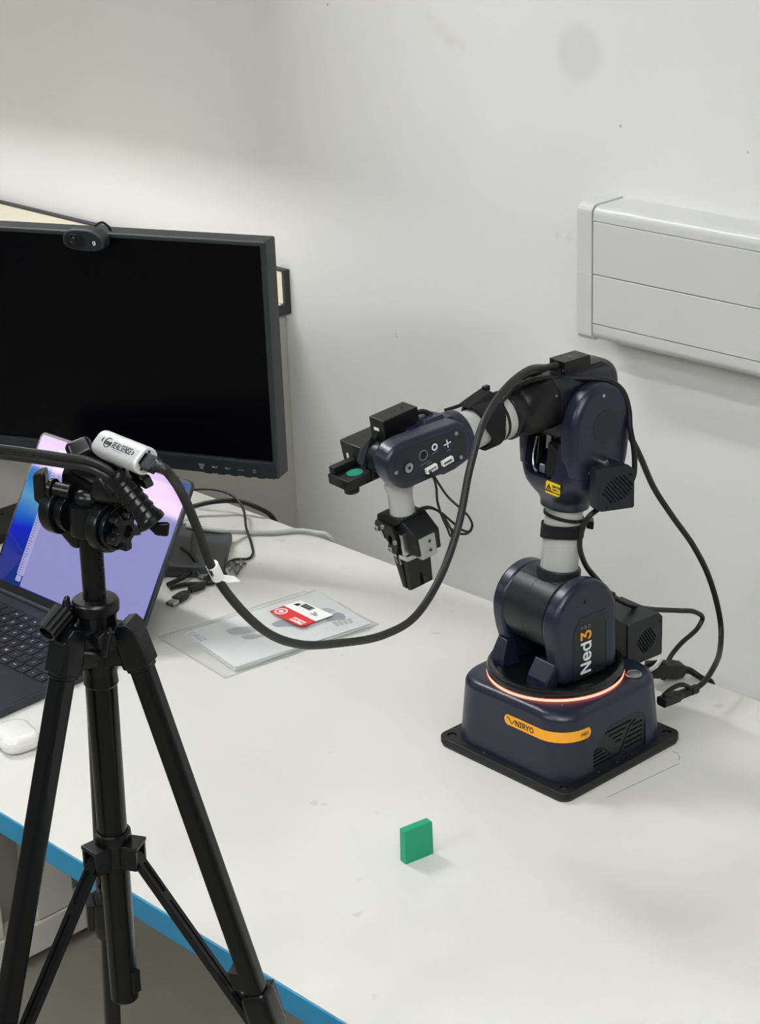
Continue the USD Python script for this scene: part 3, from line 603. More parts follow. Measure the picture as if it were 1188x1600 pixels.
part('hub', lathe([(0, .0), (.0125, .0), (.0150, .006), (.0150, .02), (.0156, .040), (.0164, .0522), (0, .0522)], 40), 'tripod_black', t)
AZ0, TS, RL = 29.5, .28987, .03823
def leg_frame(k):
    a = np.radians(AZ0-120*k); rad = np.array([math.cos(a), math.sin(a), 0]); return rad, np.cross(K, rad)
def legp(k, s, off=0.): rad, tan = leg_frame(k); return rad*(RL+TS*s+off) - K*s
def sect(k, s, w, d, r, n=6):
    rad, tan = leg_frame(k); c = legp(k, s); u = unit(rad*TS-K); v = np.cross(u, tan); return np.array([c+x*tan+y*v for x, y in rsq(w, d, r, n)])
for k in range(3):
    rad, tan = leg_frame(k); u = unit(rad*TS-K)
    arm = rhull([rad*.010+tan*s+K*h for s in (-.010, .010) for h in (.012, .040)]+[rad*.036+tan*s+K*h for s in (-.0075, .0075) for h in (.014, .038)], .002)
    part('hub_arm', arm, 'tripod_black', t)
    piv = legp(k, -.036)
    top = rhull([piv+tan*s*.0105+rad*.008*math.cos(a)+K*.0115*math.sin(a) for s in (-1, 1) for a in np.linspace(0, 2*np.pi, 10)]+list(sect(k, -.012, .0118, .0112, .006)), .0012)
    part('leg_bracket', top, 'tripod_black', t)
    part('leg_sleeve', loft([sect(k, -.0108, .0110, .0105, .007), sect(k, -.0075, .0110, .0105, .007), sect(k, -.0065, .0098, .0095, .007)]), 'tripod_black', t)
    end = (.286, .345, .290)[k]
    part('leg', loft([sect(k, s, .0092, .0088, .0055) for s in (-.0063, .1, .2, end)]), 'tripod_tube', t)
    # clamp at the first joint, lower section, foot
    c0 = end
    part('leg_clamp', loft([sect(k, c0-.004, .0108, .0104, .006), sect(k, c0, .0135, .0125, .007), sect(k, c0+.03, .0140, .0128, .007), sect(k, c0+.042, .0115, .0108, .006)]), 'tripod_black', t)
    v = np.cross(u, tan); cc = legp(k, c0+.013)
    part('clamp_lever', rhull([cc+tan*(.0132*s)+v*y+u*z for s in (.9, 1.35) for y in (-.007, .0075) for z in (-.014, .018)], .0014), 'tripod_black', t)
    s1 = 1.085
    part('lower_leg', loft([sect(k, c0+.0425, .0078, .0075, .0045), sect(k, .75, .0076, .0073, .0045), sect(k, s1, .0074, .0071, .0045)]), 'tripod_tube', t)
    part('rubber_foot', loft([sect(k, s1+.0005, .0100, .0100, .008), sect(k, s1+.012, .0125, .0125, .010), sect(k, s1+.036, .0125, .0125, .010), sect(k, s1+.043, .009, .009, .007)]), 'rubber', t)
    # brace from the sliding collar to the leg
    hb = -.166; A0 = rad*.0205+K*(hb-.004); B0 = legp(k, .318 if k < 2 else .276, -.0125); d = unit(B0-A0); nn = np.cross(d, tan); L_ = np.linalg.norm(B0-A0)
    br = bext(np.vstack([arc((L_, 0), .0062, -90, 90, 10), arc((0, 0), .0062, 90, 270, 10)]), -.0030, .0030, .0008, basis(A0, d, tan, nn))
    Bs = basis(A0, d, tan, nn)
    br = sub(br, bext(np.vstack([arc((.034, 0), .0024, -90, 90, 8), arc((.008, 0), .0024, 90, 270, 8)]), -.01, .01, 0, Bs), bext(np.vstack([arc((L_-.012, .0), .0012, -90, 90, 6), arc((.046, .0), .0012, 90, 270, 6)]), .0016, .01, 0, Bs), bext(np.vstack([arc((L_-.012, .0), .0012, -90, 90, 6), arc((.046, .0), .0012, 90, 270, 6)]), -.01, -.0016, 0, Bs))
    part('brace', br, 'tripod_black', t)
    lug = join(rhull([rad*r+tan*.0078+K*(hb+z) for r in (.011, .0235) for z in (-.010, .009)]+[rad*r+tan*.0098+K*(hb+z) for r in (.011, .0235) for z in (-.010, .009)], .0008),
               rhull([rad*r-tan*.0078+K*(hb+z) for r in (.011, .0235) for z in (-.010, .009)]+[rad*r-tan*.0098+K*(hb+z) for r in (.011, .0235) for z in (-.010, .009)], .0008),
               rhull([rad*r+tan*s*.0096+K*(hb+z) for r in (.012, .0245) for s in (-1, 1) for z in (.0085, .0105)], .0008))
    part('brace_lug', lug, 'tripod_black', t)
    part('brace_pin', cyl(A0-tan*.0112, A0+tan*.0112, .0026, n=14), 'tripod_black', t)
    part('leg_lug', rhull([legp(k, (end-.014)+q, o)+tan*s for q in (-.008, .007) for o in (-.0155, -.006) for s in (-.0072, .0072)], .0012), 'tripod_black', t)
part('brace_collar', lathe([(.0128, -.176), (.0140, -.174), (.0140, -.158), (.0152, -.155), (.0156, -.151), (.0150, -.147), (.0128, -.146), (.0128, -.176)], 40), 'tripod_black', t)
# crank on the hub's left, wing screw in front
c0, c1 = hp(72, 990, -.030), hp(101, 955, -.012)
flut = []
ax_ = unit(c1-c0); A_ = axis(c0, ax_); Ln = np.linalg.norm(c1-c0)
star = np.array([((.0088+.0006*math.cos(12*a))*math.cos(a), (.0088+.0006*math.cos(12*a))*math.sin(a)) for a in np.linspace(0, 2*np.pi, 96, endpoint=False)])
part('crank_knob', sub(bext(star, 0, Ln, .0008, A_), cyl(c0-ax_*.002, c0+ax_*.008, .0062)), 'tripod_black', t, 'fluted crank knob')
part('crank_arm', rhull([c1+ax_*.001+K*.006, c1+ax_*.004+K*.008, c1+ax_*.001-K*.008, c1+ax_*.004-K*.006, *[hp(118, 1028, -.022)+FH*q for q in (0, .004)], *[hp(112, 1012, -.022)+FH*q for q in (0, .004)]], .0022), 'tripod_black', t)
part('crank_link', rhull([hp(116, 1020, -.022), hp(150, 1024, -.019)], .0040), 'tripod_black', t)
part('crank_shaft', cyl(c1+ax_*.003, hp(116, 968, .0), .0042), 'tripod_black', t)
w0, w1 = hp(156, 1000, -.010), hp(168, 1003, -.030)
part('wing_screw', join(cyl(w0, w1, .0075), rhull([w1+K*.010+RH*.002, w1-K*.010-RH*.002, w1+K*.009+RH*.002-FH*.004, w1-K*.009-RH*.002-FH*.004], .0022)), 'tripod_black', t)
# pan and tilt head
hb = hp(141, 832)[2]
part('pan_base', lathe([(0, .110), (.0105, .110), (.0145, .1125), (.0158, .116), (.0160, .134), (.0150, .1375), (.0090, .1385), (0, .1385)], 40, basis((0, 0, .006), ti*0+[1, 0, 0], [0, 1, 0], [0, 0, 1])), 'tripod_black', t)
kd = hp(141, 797)
part('pan_knob', lathe([(0, 0), (.0118, 0), (.0128, .003), (.0122, .0065), (.0095, .0095), (.006, .0108), (0, .0110)], 32, basis((kd[0], kd[1], .1446), [1, 0, 0], [0, 1, 0], [0, 0, 1])), 'tripod_black', t)
YD = unit(RH*.80-.60*FH)                                          # tilt axis: to the right and towards the lens
yl, yr = hp(95, 795, .012), hp(170, 822, -.010)
part('yoke_arm', join(cyl(yl-YD*.006, yl+YD*.006, .0195, bev=.002, n=40), rhull([yl+K*-.012, yl+K*.004, hp(120, 825, .004), hp(120, 845, .004)], .006)), 'tripod_black', t)
part('yoke_arm', join(cyl(yr-YD*.006, yr+YD*.005, .0205, bev=.002, n=40), rhull([yr+K*-.012, yr+K*.004, hp(150, 832, -.003), hp(150, 846, -.003)], .006)), 'tripod_black', t)
part('tilt_drum', cyl(yl+YD*.0065, yl+YD*.0150, .0155, bev=.001, n=36), 'tripod_tube', t)
sk0 = yr+YD*.0055
part('tilt_disc', cyl(sk0, sk0+YD*.005, .0172, bev=.001, n=36), 'tripod_tube', t)
lob = np.array([((.0128+.0034*np.tanh(3*math.cos(5*a)))*math.cos(a), (.0128+.0034*np.tanh(3*math.cos(5*a)))*math.sin(a)) for a in np.linspace(0, 2*np.pi, 100, endpoint=False)])
part('tilt_knob', sub(bext(lob, .0, .009, .0014, axis(sk0+YD*.0055, YD)), cyl(sk0+YD*.011, sk0+YD*.02, .0050)), 'tripod_black', t, 'five-lobed tilt lock knob')
# tilt block, quick-release plate and side knob
bk = [hp(105, 742, .014), hp(185, 760, -.012), hp(105, 790, .014), hp(180, 815, -.012), hp(150, 735, .03), hp(140, 720, .026), hp(196, 748, -.006), hp(110, 728, .02)]
part('tilt_block', rhull(bk, .004), 'tripod_black', t)
pl = [hp(118, 706, .012), hp(216, 762, -.026), hp(100, 722, .006), hp(192, 785, -.03)]
pn = unit(np.cross(pl[1]-pl[0], pl[2]-pl[0])); pn = pn if pn[2] > 0 else -pn
part('head_plate', rhull([q-pn*s for q in pl for s in (.0, .006)], .002), 'tripod_black', t)
ql = [hp(126, 696, .010), hp(224, 752, -.028), hp(140, 700, .014), hp(232, 748, -.024)]
part('release_plate', rhull([q-pn*s for q in ql for s in (-.002, .007)], .002), 'tripod_black', t)
part('plate_latch', rhull([hp(112, 700, .004), hp(132, 692, .006), hp(118, 712, .0), hp(138, 704, .002)], .005), 'tripod_black', t)
kn0, kn1 = hp(88, 765, .006), hp(70, 762, .010); kd = unit(kn1-kn0); kv = unit(np.cross(kd, FH))
part('side_knob', join(cyl(kn0-kd*.014, kn0+kd*.001, .0062), cyl(kn0+kd*.0012, kn0+kd*.005, .0085), rhull([kn1+kv*s*.0125+FH*q for s in (-1, 1) for q in (-.006, .006)]+[kn1+kd*.007+kv*s*.009+FH*q for s in (-1, 1) for q in (-.003, .003)], .0022)), 'tripod_black', t, 'flat paddle knob on the left of the head')
# folded pan handle with ribbed grip
g0, g1 = hp(178, 742, -.030), hp(240, 818, -.036); gd = unit(g1-g0); GL = np.linalg.norm(g1-g0)
prof = [(0, 0), (.0085, 0), (.0102, .0012), (.0106, .004), (.0098, .0065)]
for q in range(5): b = .0075+.0062*q; prof += [(.0096, b), (.0100, b+.0022), (.0090, b+.0036), (.0090, b+.0048)]
prof += [(.0098, .040), (.0102, GL-.006), (.0110, GL-.005), (.0112, GL-.001), (.0100, GL), (0, GL)]
part('pan_handle', lathe(prof, 36, axis(g0, gd)), 'tripod_black', t, 'ribbed pan handle folded down to the right')
part('handle_mouth', cyl(g0-gd*.0008, g0-gd*.0001, .0066), 'dark_void', t)
part('handle_tip', rhull([g1+gd*.0015+RH*.006, g1+gd*.0015-RH*.004, g1+gd*.004+RH*.0075+K*.002, g1+gd*.010+RH*.003, g1+gd*.009-RH*.002, g1+gd*.004-K*.004], .0022), 'tripod_black', t)
part('handle_socket', rhull([hp(166, 752, -.018), hp(158, 768, -.014), hp(176, 770, -.022)], .009), 'tripod_black', t)
# two cords running in from the left to the handle
def hw(px, py, b): return onplane(px, py, TO+b*fh, fh)
for nm, off, lab_ in (('handle_cord', 0, 'upper black cord running from the left edge into the tripod handle'), ('handle_cord', 12, 'lower black cord running from the left edge into the tripod handle')):
    cable(nm, lab_, [np.array([-.95, -1.45-.004*off, .0031]), np.array([-.72, -1.32-.004*off, .0040]), np.array([-.58, -1.20-.003*off, .10]), np.array([-.46, -1.10-.002*off, .55]), np.array([-.30, -.97-.001*off, 1.02]), hw(-260, 684+off, .10), hw(-120, 694+off, .05), hw(-30, 697+off, .01), hw(40, 705+off, -.012), hw(95, 713+off, -.024), hw(140, 720+off, -.034), hw(163-off*.3, 730+off*.9, -.0355), hw(176-off*.45, 739+off*.7, -.0355), hw(181-off*.35, 746+off*.55, -.033)], .0029)

# ------------------------------------------------------------------ depth camera on the tripod head
L3 = unit(.0485*rh-.070*fh+np.array([0, 0, .007])); S3 = -.0112*rh-.009*fh-np.array([0, 0, .0126]); S3 = unit(S3-L3*(S3@L3)); N3 = unit(np.cross(L3, S3)); N3 = -N3 if N3@cF > 0 else N3
fc = onD(182, 697, 1.455); CL = .086; SC = .83
AD = (basis(fc, L3, -S3, N3) if np.dot(np.cross(L3, -S3), N3) > 0 else basis(fc, L3, S3, N3)) @ np.diag([SC, SC, SC, 1.])
t = thing('depth_camera', 'silver depth camera with dark lettering on top of the tripod', 'depth camera', AD)
prof2 = np.array([(-.0040, 0), (.0040, 0)] + arc((.0040, -.0100), .0100, 90, -90, 14)[1:] + [(-.0040, -.0200)] + arc((-.0040, -.0100), .0100, 270, 90, 14)[1:-1])
AY = basis((0, 0, 0), (0, 1, 0), (0, 0, 1), (1, 0, 0))
prof2 = np.array([(y*.95, z*.98) for y, z in prof2])
shell = bext(prof2, -CL/2, CL/2, .0022, AY)
part('shell', sub(shell, span((CL/2-.0035, -.0060, -.0160), (CL/2+.01, .0060, -.0040), 0)), 'alu', t, 'brushed silver shell')
part('end_recess', span((CL/2-.0036, -.0058, -.0158), (CL/2-.0030, .0058, -.0042), 0), 'charcoal', t)
for s in (-1, 1): part('end_screw', cyl((CL/2-.001, s*.0082, -.0065-.004*(s < 0)), (CL/2+.0006, s*.0082, -.0065-.004*(s < 0)), .0014, n=14), 'charcoal', t)
tx = mv(text('REALSENSE', .0060, .00025, False), (0, 0, 0)); tx.apply_scale([.80, 1.0, 1]); b_ = tx.bounds
part('lettering', mv(tx, (-.0075, -.0030, .0001)), 'dark_print', t, 'REALSENSE lettering', smooth=False)
ring = sub(lathe([(0, 0), (.0062, 0), (.0062, .00025), (0, .00025)], 40), lathe([(0, -1), (.0053, -1), (.0053, 1), (0, 1)], 40), span((.003, .0015, -1), (.008, .006, 1), 0))
ring.apply_scale([1.1, .82, 1])
part('logo', join(mv(ring, (-.0165, .0002, .0001)), mv(ctext('intel', .0042, .00025, True), (-.0165, 0, .0001))), 'dark_print', t, 'oval ring logo', smooth=False)
for sgn, xx, yy in ((-1, -.0270, .0010), (1, .0315, -.0005)):
    part('sound_mark', mv(join(xf(bext(np.vstack([arc((0, 0), .0022, -80, 80, 8), arc((-.0007, 0), .0016, 80, -80, 8)]), 0, .0003, 0), np.diag([sgn, 1, 1, 1.])) if sgn > 0 else bext(np.vstack([arc((0, 0), .0022, 100, 260, 8), arc((.0007, 0), .0016, 260, 100, 8)]), 0, .0003, 0)), (xx, yy, .0001)), 'dark_print', t, smooth=False)
part('small_print', span((-.002, -.0046, .0001), (.016, -.0042, .00025), 0), 'grey_print', t, smooth=False)
# its cable, to the black box on the robot's elbow
LOC = lambda x, y, z: AD[:3, :3] @ np.array([x, y, z]) + AD[:3, 3]
EA = np.radians(-96.0); RO = np.array([.005, -.012, TT]); ef = np.array([math.cos(EA), math.sin(EA), 0]); en = np.array([-math.sin(EA), math.cos(EA), 0])
def rw(f, n, z): return RO+f*ef+n*en+np.array([0, 0, z])
pA, pE = LOC(CL/2+.023, 0, -.010), onplane(871, 571, rw(0, .008, 0), en)
def onv(px, py): return onplane(px, py, pA, np.cross(pE-pA, [0, 0, 1.]))
t = thing('camera_cable', 'thick black cable drooping from the silver camera to the black box on the robot elbow', 'cable', pA)
pts = [pA, LOC(CL/2+.033, 0, -.011)] + [onv(*p) for p in ((284, 770), (310, 830), (335, 895), (370, 945), (420, 990), (470, 1007), (530, 1005), (600, 992), (650, 962), (690, 898), (717, 820), (735, 730), (756, 660), (790, 607), (826, 578))] + [pE+ef*.014+np.array([0, 0, .001]), pE]
P_ = spline(pts, 10); part('cord', tube(np.array(P_)-pA, .00375, 12, 0), 'rubber', t)
part('plug', xf(join(box((.0105, 0, -.0102), (.020, .0150, .0085), .0012), loft([np.c_[np.full(16, x), rsq(a, b, min(a, b)*.7, 4)+[0, -.0104]] for x, a, b in ((.0205, .0060, .0040), (.026, .0046, .0040), (.034, .0042, .0040))])), basis(AD[:3, :3] @ np.array([CL/2-.003, 0, 0])+AD[:3, 3]-pA, AD[:3, 0], AD[:3, 1], AD[:3, 2])), 'charcoal', t, 'grey plug')
tg = [onv(*p)-pA for p in ((333, 886), (341, 903))]; td = unit(tg[1]-tg[0])
part('tag', cyl(tg[0]-td*.003, tg[1], .0050, bev=.0002), 'label_white', t, 'white paper tag wrapped round the cord')
tf = bext([(0, 0), (.010, -.001), (.016, .002), (.007, .0055), (0, .005)], 0, .0004, 0, basis(tg[1]-td*.004+rh*.004, unit(rh*.9-.3*td*0+.42*td), unit(np.cross(fh, rh*.9+.42*td)), unit(-fh)))
part('tag_flag', tf, 'label_white', t, 'flag of the white tag', smooth=False)
# ------------------------------------------------------------------ robot arm (origin under its turning axis on the table)
t = robot = thing('robot_arm', 'dark navy six-axis desktop robot arm bolted on a square black base plate', 'robot arm', RO)
U = rotm(EA, (0, 0, 1))                                            # f, n, z (forward, right side, up) -> robot frame
def inv_n(px, py, n): p = onplane(px, py, RO+n*en, en)-RO; return np.array([p @ ef, p[2]])
def inv_f(px, py, f): p = onplane(px, py, RO+f*ef, ef)-RO; return np.array([p @ en, p[2]])
def fn(f, n, z): return RO+f*ef+n*en+np.array([0, 0, z])
def up(name, mesh, m, label=None, parent=None, smooth=35, kind=None): return part(name, xf(mesh, U), m, parent or t, label, smooth, kind)
# base plate
PH = .0985
B_ = np.eye(4); B_ = rotm(np.radians(-1.8), (0, 0, 1)); B_[:3, 3] = (.0048, .0008, 0)
def bpart(name, mesh, m, parent, label=None, smooth=35): return part(name, xf(mesh, B_), m, parent, label, smooth)
plate = bext(rsq(PH, PH, .012, 8), .003, .0115, .0012)
holes = [(sx*.086, sy*.086) for sx in (-1, 1) for sy in (-1, 1)]
bpart('base_plate', sub(plate, *[lathe([(0, .0085), (.0050, .0085), (.0066, .02), (0, .02)], 20, basis((x, y, 0), [1, 0, 0], [0, 1, 0], [0, 0, 1])) for x, y in holes]), 'black_matt', t, 'square black base plate')
bpart('plate_pad', bext(rsq(PH-.0015, PH-.0015, .011, 8), 0, .0029, 0), 'bezel', t)
for x, y in holes: bpart('plate_bolt', cyl((x, y, .0086), (x, y, .0102), .0042), 'charcoal', t)
for x, y in ((.0905, -.035), (.0905, .02), (.0905, -.005), (-.03, -.0905)): bpart('plate_screw', cyl((x, y, .0115), (x, y, .0121), .0011, n=12), 'steel', t)
# base body: rounded square, tapering a little
BZ0, BZ1 = .0116, .0900
def bh(z): return .0892 - .0050*(z-BZ0)/(BZ1-BZ0)
CR = .036
lv = [(bh(BZ0), BZ0), (bh(.03), .03), (bh(.05), .05), (bh(.0800), .0800)] + [(bh(.0800)-.0100*(1-math.cos(a)), .0800+.0100*math.sin(a)) for a in np.linspace(.2, np.pi/2, 6)]
body = loft([np.c_[rsq(h, h, CR, 12), np.full(48, z)] for h, z in lv])
# recess for the vent panel in the right-hand face
VY0, VY1, VZ0, VZ1 = -.042, .046, .0118, .0585
vent_poly = np.vstack([[(VY0, VZ0), (VY1, VZ0)], arc((VY1-.013, VZ1-.013), .013, 0, 90, 8), [(VY0+.004, .0275+.022)]])
vent_poly = np.vstack([[(VY0, VZ0), (VY1, VZ0)], arc((VY1-.014, VZ1-.014), .014, 0, 90, 8), [(-.012, VZ1), (VY0, .0365)]])
AVX = basis((0, 0, 0), (0, 1, 0), (0, 0, 1), (1, 0, 0))
rec = bext(vent_poly, .0828, .12, 0, AVX)
bpart('base_body', sub(body, rec), 'navy', t, 'navy base housing')
wav = [(y, .0295+.0118*math.sin((y+.012)*math.pi/.030+math.pi)) for y in np.linspace(-.027, .029, 30)]
wav = spline([(VY0+.003, .036), (-.032, .0368), (-.024, .0345), (-.012, .0235), (-.002, .0185), (.006, .0215), (.013, .034), (.020, .045), (.030, .0505)], 5)
cuts = [stroke(wav, .0022, .02)]
def slot(a, b): return bext(np.vstack([arc(b, .0011, -90, 90, 5), arc(a, .0011, 90, 270, 5)]), 0, .02, 0)
for k in range(5): y1 = (-.022, -.020, -.0135, -.007, -.002)[k]; z = .0325-.0046*k; cuts.append(slot((VY0+.003, z), ((-.026, -.019, -.014, -.0085, -.001)[k], z))) if k < 4 else None
for k in range(5): z = .0520-.0058*k; cuts.append(slot(((-.016, -.008, -.0015, .003, .004)[k]-.006, z), ((.022, .0125, .0075, .0055, .0055)[k]-.0005, z))) if k < 4 else None
for k in range(5): z = .0445-.0058*k; cuts.append(slot(((.0255, .021, .0165, .0135, .011)[k], z), (.041, z)))
pan = bext(vent_poly, 0, .0036, 0)
pan = sub(pan, *[mv(c, (0, 0, .0012)) for c in cuts])
bpart('vent_panel', xf(pan, basis((.0829, 0, 0), (0, 1, 0), (0, 0, 1), (1, 0, 0))), 'charcoal', t, 'recessed vent panel with a wave cut across its slots', smooth=20)
# orange wrap-round label on the front corner
def wrapfn(z):
    h = bh(z); r = CR; s0 = h-r
    def f(u):                                                       # u = 0 on the corner's middle, along the outline
        q = r*np.pi/4
        if u < -q: return np.array([s0+(u+q), -h]), np.array([0, -1.])
        if u > q: return np.array([h, -s0+(u-q)]), np.array([1., 0])
        a = -np.pi/4+u/r; return np.array([s0+r*math.cos(a), -s0+r*math.sin(a)]), np.array([math.cos(a), math.sin(a)])
    return f
def wrap(m, u0, z0, lift):
    m = m.copy()
    while True:
        e = m.edges_unique_length.max()
        if e < .006: break
        m = m.subdivide_to_size(.006); break
    V = np.array(m.vertices); out = []
    for x, y, d in V:
        z = z0+y; p, nrm = wrapfn(z)(u0+x); out.append([*(p+nrm*(lift+d)), z])
    return tm(out, m.faces)
lu0, lu1, lz = -.0805, .0350, .0640
lab2 = rsq((lu1-lu0)/2, .0060, .006, 10, ((lu0+lu1)/2, 0))
gridm = []
nx = 64
for i in range(nx):
    xa, xb = lu0+(lu1-lu0)*i/nx, lu0+(lu1-lu0)*(i+1)/nx
    hy = lambda x: .0060*math.sqrt(max(0, 1-max(0, .006-(x-lu0), .006-(lu1-x))**2/.006**2))
    gridm.append([(xa, -hy(xa)), (xb, -hy(xb)), (xb, hy(xb)), (xa, hy(xa))])
V, Fc = [], []
for q in gridm:
    o = len(V)
    for d in (.0, .0003): V += [(x, y, d) for x, y in q]
    Fc += [[o+4, o+5, o+6], [o+4, o+6, o+7], [o, o+2, o+1], [o, o+3, o+2], [o, o+1, o+5], [o, o+5, o+4], [o+2, o+3, o+7], [o+2, o+7, o+6]]
V2 = []
for x, y, d in V: p, nrm = wrapfn(lz+y)(x); V2.append([*(p+nrm*(.0002+d)), lz+y])
ol = bpart('orange_label', tm(V2, Fc), 'orange', t, 'orange label wrapped round the front corner')
bpart('lettering', wrap(text('NIRYO', .0062, .0002, True), lu0+.0165, lz-.0031, .0006), 'dark_print', ol, 'NIRYO lettering', smooth=False)
bpart('lettering', wrap(text('PRO', .0040, .0002), lu1-.0155, lz-.0020, .0006), 'dark_print', ol, 'small PRO lettering', smooth=False)
bpart('logo', wrap(stroke(spline([(0, .0032), (.0025, .0032), (.005, .0005), (.0075, -.0025), (.0095, -.0005), (.0125, .0030)], 4), .0010, .0002), lu0+.0040, lz-.0004, .0006), 'dark_print', ol, 'thin wave logo', smooth=False)
# top of the base: screws, button
for x, y in ((-.068, -.02), (.052, .045), (.058, -.058), (-.05, -.062)): bpart('top_screw', cyl((x, y, BZ1), (x, y, BZ1+.0008), .0014, n=14), 'steel', t)
pbx = onz(1000, 1057, TT+BZ1)-RO
bpart('power_button', lathe([(0, 0), (.0085, 0), (.0092, .0006), (.0088, .0022), (.0070, .0028), (.0062, .0022), (0, .0026)], 28, basis((min(pbx[0], .066), pbx[1], BZ1), [1, 0, 0], [0, 1, 0], [0, 0, 1])), 'steel', t, 'round steel power button')
# light ring and turntable
part('light_ring', lathe([(.0700, 0.0901), (.0766, 0.0901), (.0770, 0.0913), (.0764, 0.0927), (.0700, 0.0927), (.0700, 0.0901)], 96), 'ring_light', t, 'glowing pink orange light ring')
part('turntable', lathe([(0, 0.0929), (.0755, 0.0929), (.0768, 0.0945), (.0768, 0.0995), (.0755, 0.1020), (.0725, 0.1033), (.0690, 0.1027), (.0672, 0.1005), (.0660, 0.0980), (0, 0.0975)], 96), 'black_gloss', t, 'black turntable lip')
part('ring_seat', lathe([(0, 0.0893), (.0700, 0.0893), (.0700, 0.0900), (0, 0.0900)], 64), 'black', t)
# shoulder: two end housings on feet, a dark drum between them
SZ = .1665
Afz = lambda n: basis((0, n, 0), (1, 0, 0), (0, 0, 1), (0, -1, 0))      # polygon (f, z) extruded towards -n
def ext_fz(poly, n0, n1, r): return bext(poly, 0, n1-n0, r, basis((0, n1, 0), (1, 0, 0), (0, 0, 1), (0, -1, 0)), seg=5)
right = np.array([(.047*math.cos(a), SZ+.047*math.sin(a)) for a in np.radians(np.linspace(-20, 180, 40))][::1])
rp = np.vstack([arc((0, SZ), .0475, 180, 0, 36), [(-0.0+.0470, SZ-.012), (.0435, .140), (.0415, .128), (.0390, .116), (.0370, .108), (.0365, .0985), (-.048, .0985), (-.0485, .118), (-.0475, .140)]])
rp = rp*[1, 1]
up('shoulder_housing', ext_fz(rp, .026, .0500, .0075), 'navy', 'right shoulder housing carrying the lettering')
inset_face = np.vstack([arc((.0, SZ+.002), .030, 150, 30, 16), [(.030, .1015), (-.024, .1015)]])
tp = np.array([(-.0275, .1010), (.0205, .1010), (.0205, SZ-.008), (.010, SZ+.008), (-.0275, SZ+.008)])
up('name_plate', ext_fz(tp, .0500, .0505, .0002), 'charcoal', 'dark name plate')
NP = basis((.0, .0507, 0), (0, 0, 1), (1, 0, 0), (0, 1, 0))          # text: along z, its top towards +f
def nplate(m, z, f): return xf(m, basis((f, .0507, z), (0, 0, 1), (1, 0, 0), (0, 1, 0)))
up('lettering', nplate(text('Ned', .0150, .0003, True), .1045, -.0055), 'white_print', 'white Ned lettering', smooth=False)
ww = text('Ned', .0150, .0003, True).bounds[1, 0]
m3_ = text('3', .0150, .0003, True)
up('lettering', nplate(m3_, .1045+ww+.0012, -.0055), 'orange', 'orange 3', smooth=False)
pr = ctext('P R O', .0042, .0003); up('lettering', xf(pr, basis((.0022, .0507, .1045+ww+.0012+m3_.bounds[1, 0]+.0042), (-1, 0, 0), (0, 0, 1), (0, 1, 0))), 'grey_print', 'small grey PRO lettering', smooth=False)
up('cover_screw', cyl((.003, .0499, SZ+.025), (.003, .0507, SZ+.025), .0020, n=16), 'dark_void')
up('cover_screw', cyl((-.036, .0499, .1055), (-.036, .0507, .1055), .0026, n=16), 'dark_void')
up('cover_seam', span((-.0292, .0500, .1010), (-.0286, .0503, SZ-.006), 0), 'dark_void', 'seam down the housing')
foot = rhull([(.028, .012, .0985), (.052, .012, .0985), (.052, .040, .0985), (.028, .040, .0985), (.030, .014, .120), (.041, .014, .124), (.041, .042, .124), (.030, .042, .120), (.051, .013, .107), (.051, .040, .107)], .002)
up('housing_foot', foot, 'navy')
lp = np.vstack([arc((0, SZ-.001), .0445, 180, 0, 36), [(.0440, SZ-.010), (.0410, .140), (.036, .124), (.034, .112), (.033, .106), (.033, .0985), (-.046, .0985), (-.046, .13)]])
up('shoulder_housing', ext_fz(lp, -.0560, -.0370, .005), 'navy', 'left shoulder cap')
up('housing_foot', rhull([(.026, -.052, .0985), (.049, -.052, .0985), (.049, -.034, .0985), (.026, -.034, .0985), (.028, -.052, .124), (.038, -.050, .126), (.039, -.037, .126), (.028, -.037, .124), (.047, -.052, .107), (.047, -.035, .107)], .002), 'navy')
up('shoulder_drum', cyl((0, -.0368, SZ), (0, .0258, SZ), .0440, bev=.0008, n=64), 'charcoal', 'dark grey shoulder drum')
up('drum_seam', ringm((0, -.0075, SZ), (0, 1, 0), (.0436), .04415, .0007, 64), 'dark_void')
up('drum_strip', xf(span((-.0004, -.04, -.0001), (.0004, .02, .0003), 0), basis((.0440*math.cos(1.15), 0, SZ+.0440*math.sin(1.15)), (math.sin(1.15), 0, -math.cos(1.15)), (0, 1, 0), (math.cos(1.15), 0, math.sin(1.15)))), 'dark_void')
up('inner_wall', span((-.03, -.0365, .0980), (-.024, .0255, .150), .001), 'dark_void', 'dark inside of the shoulder')
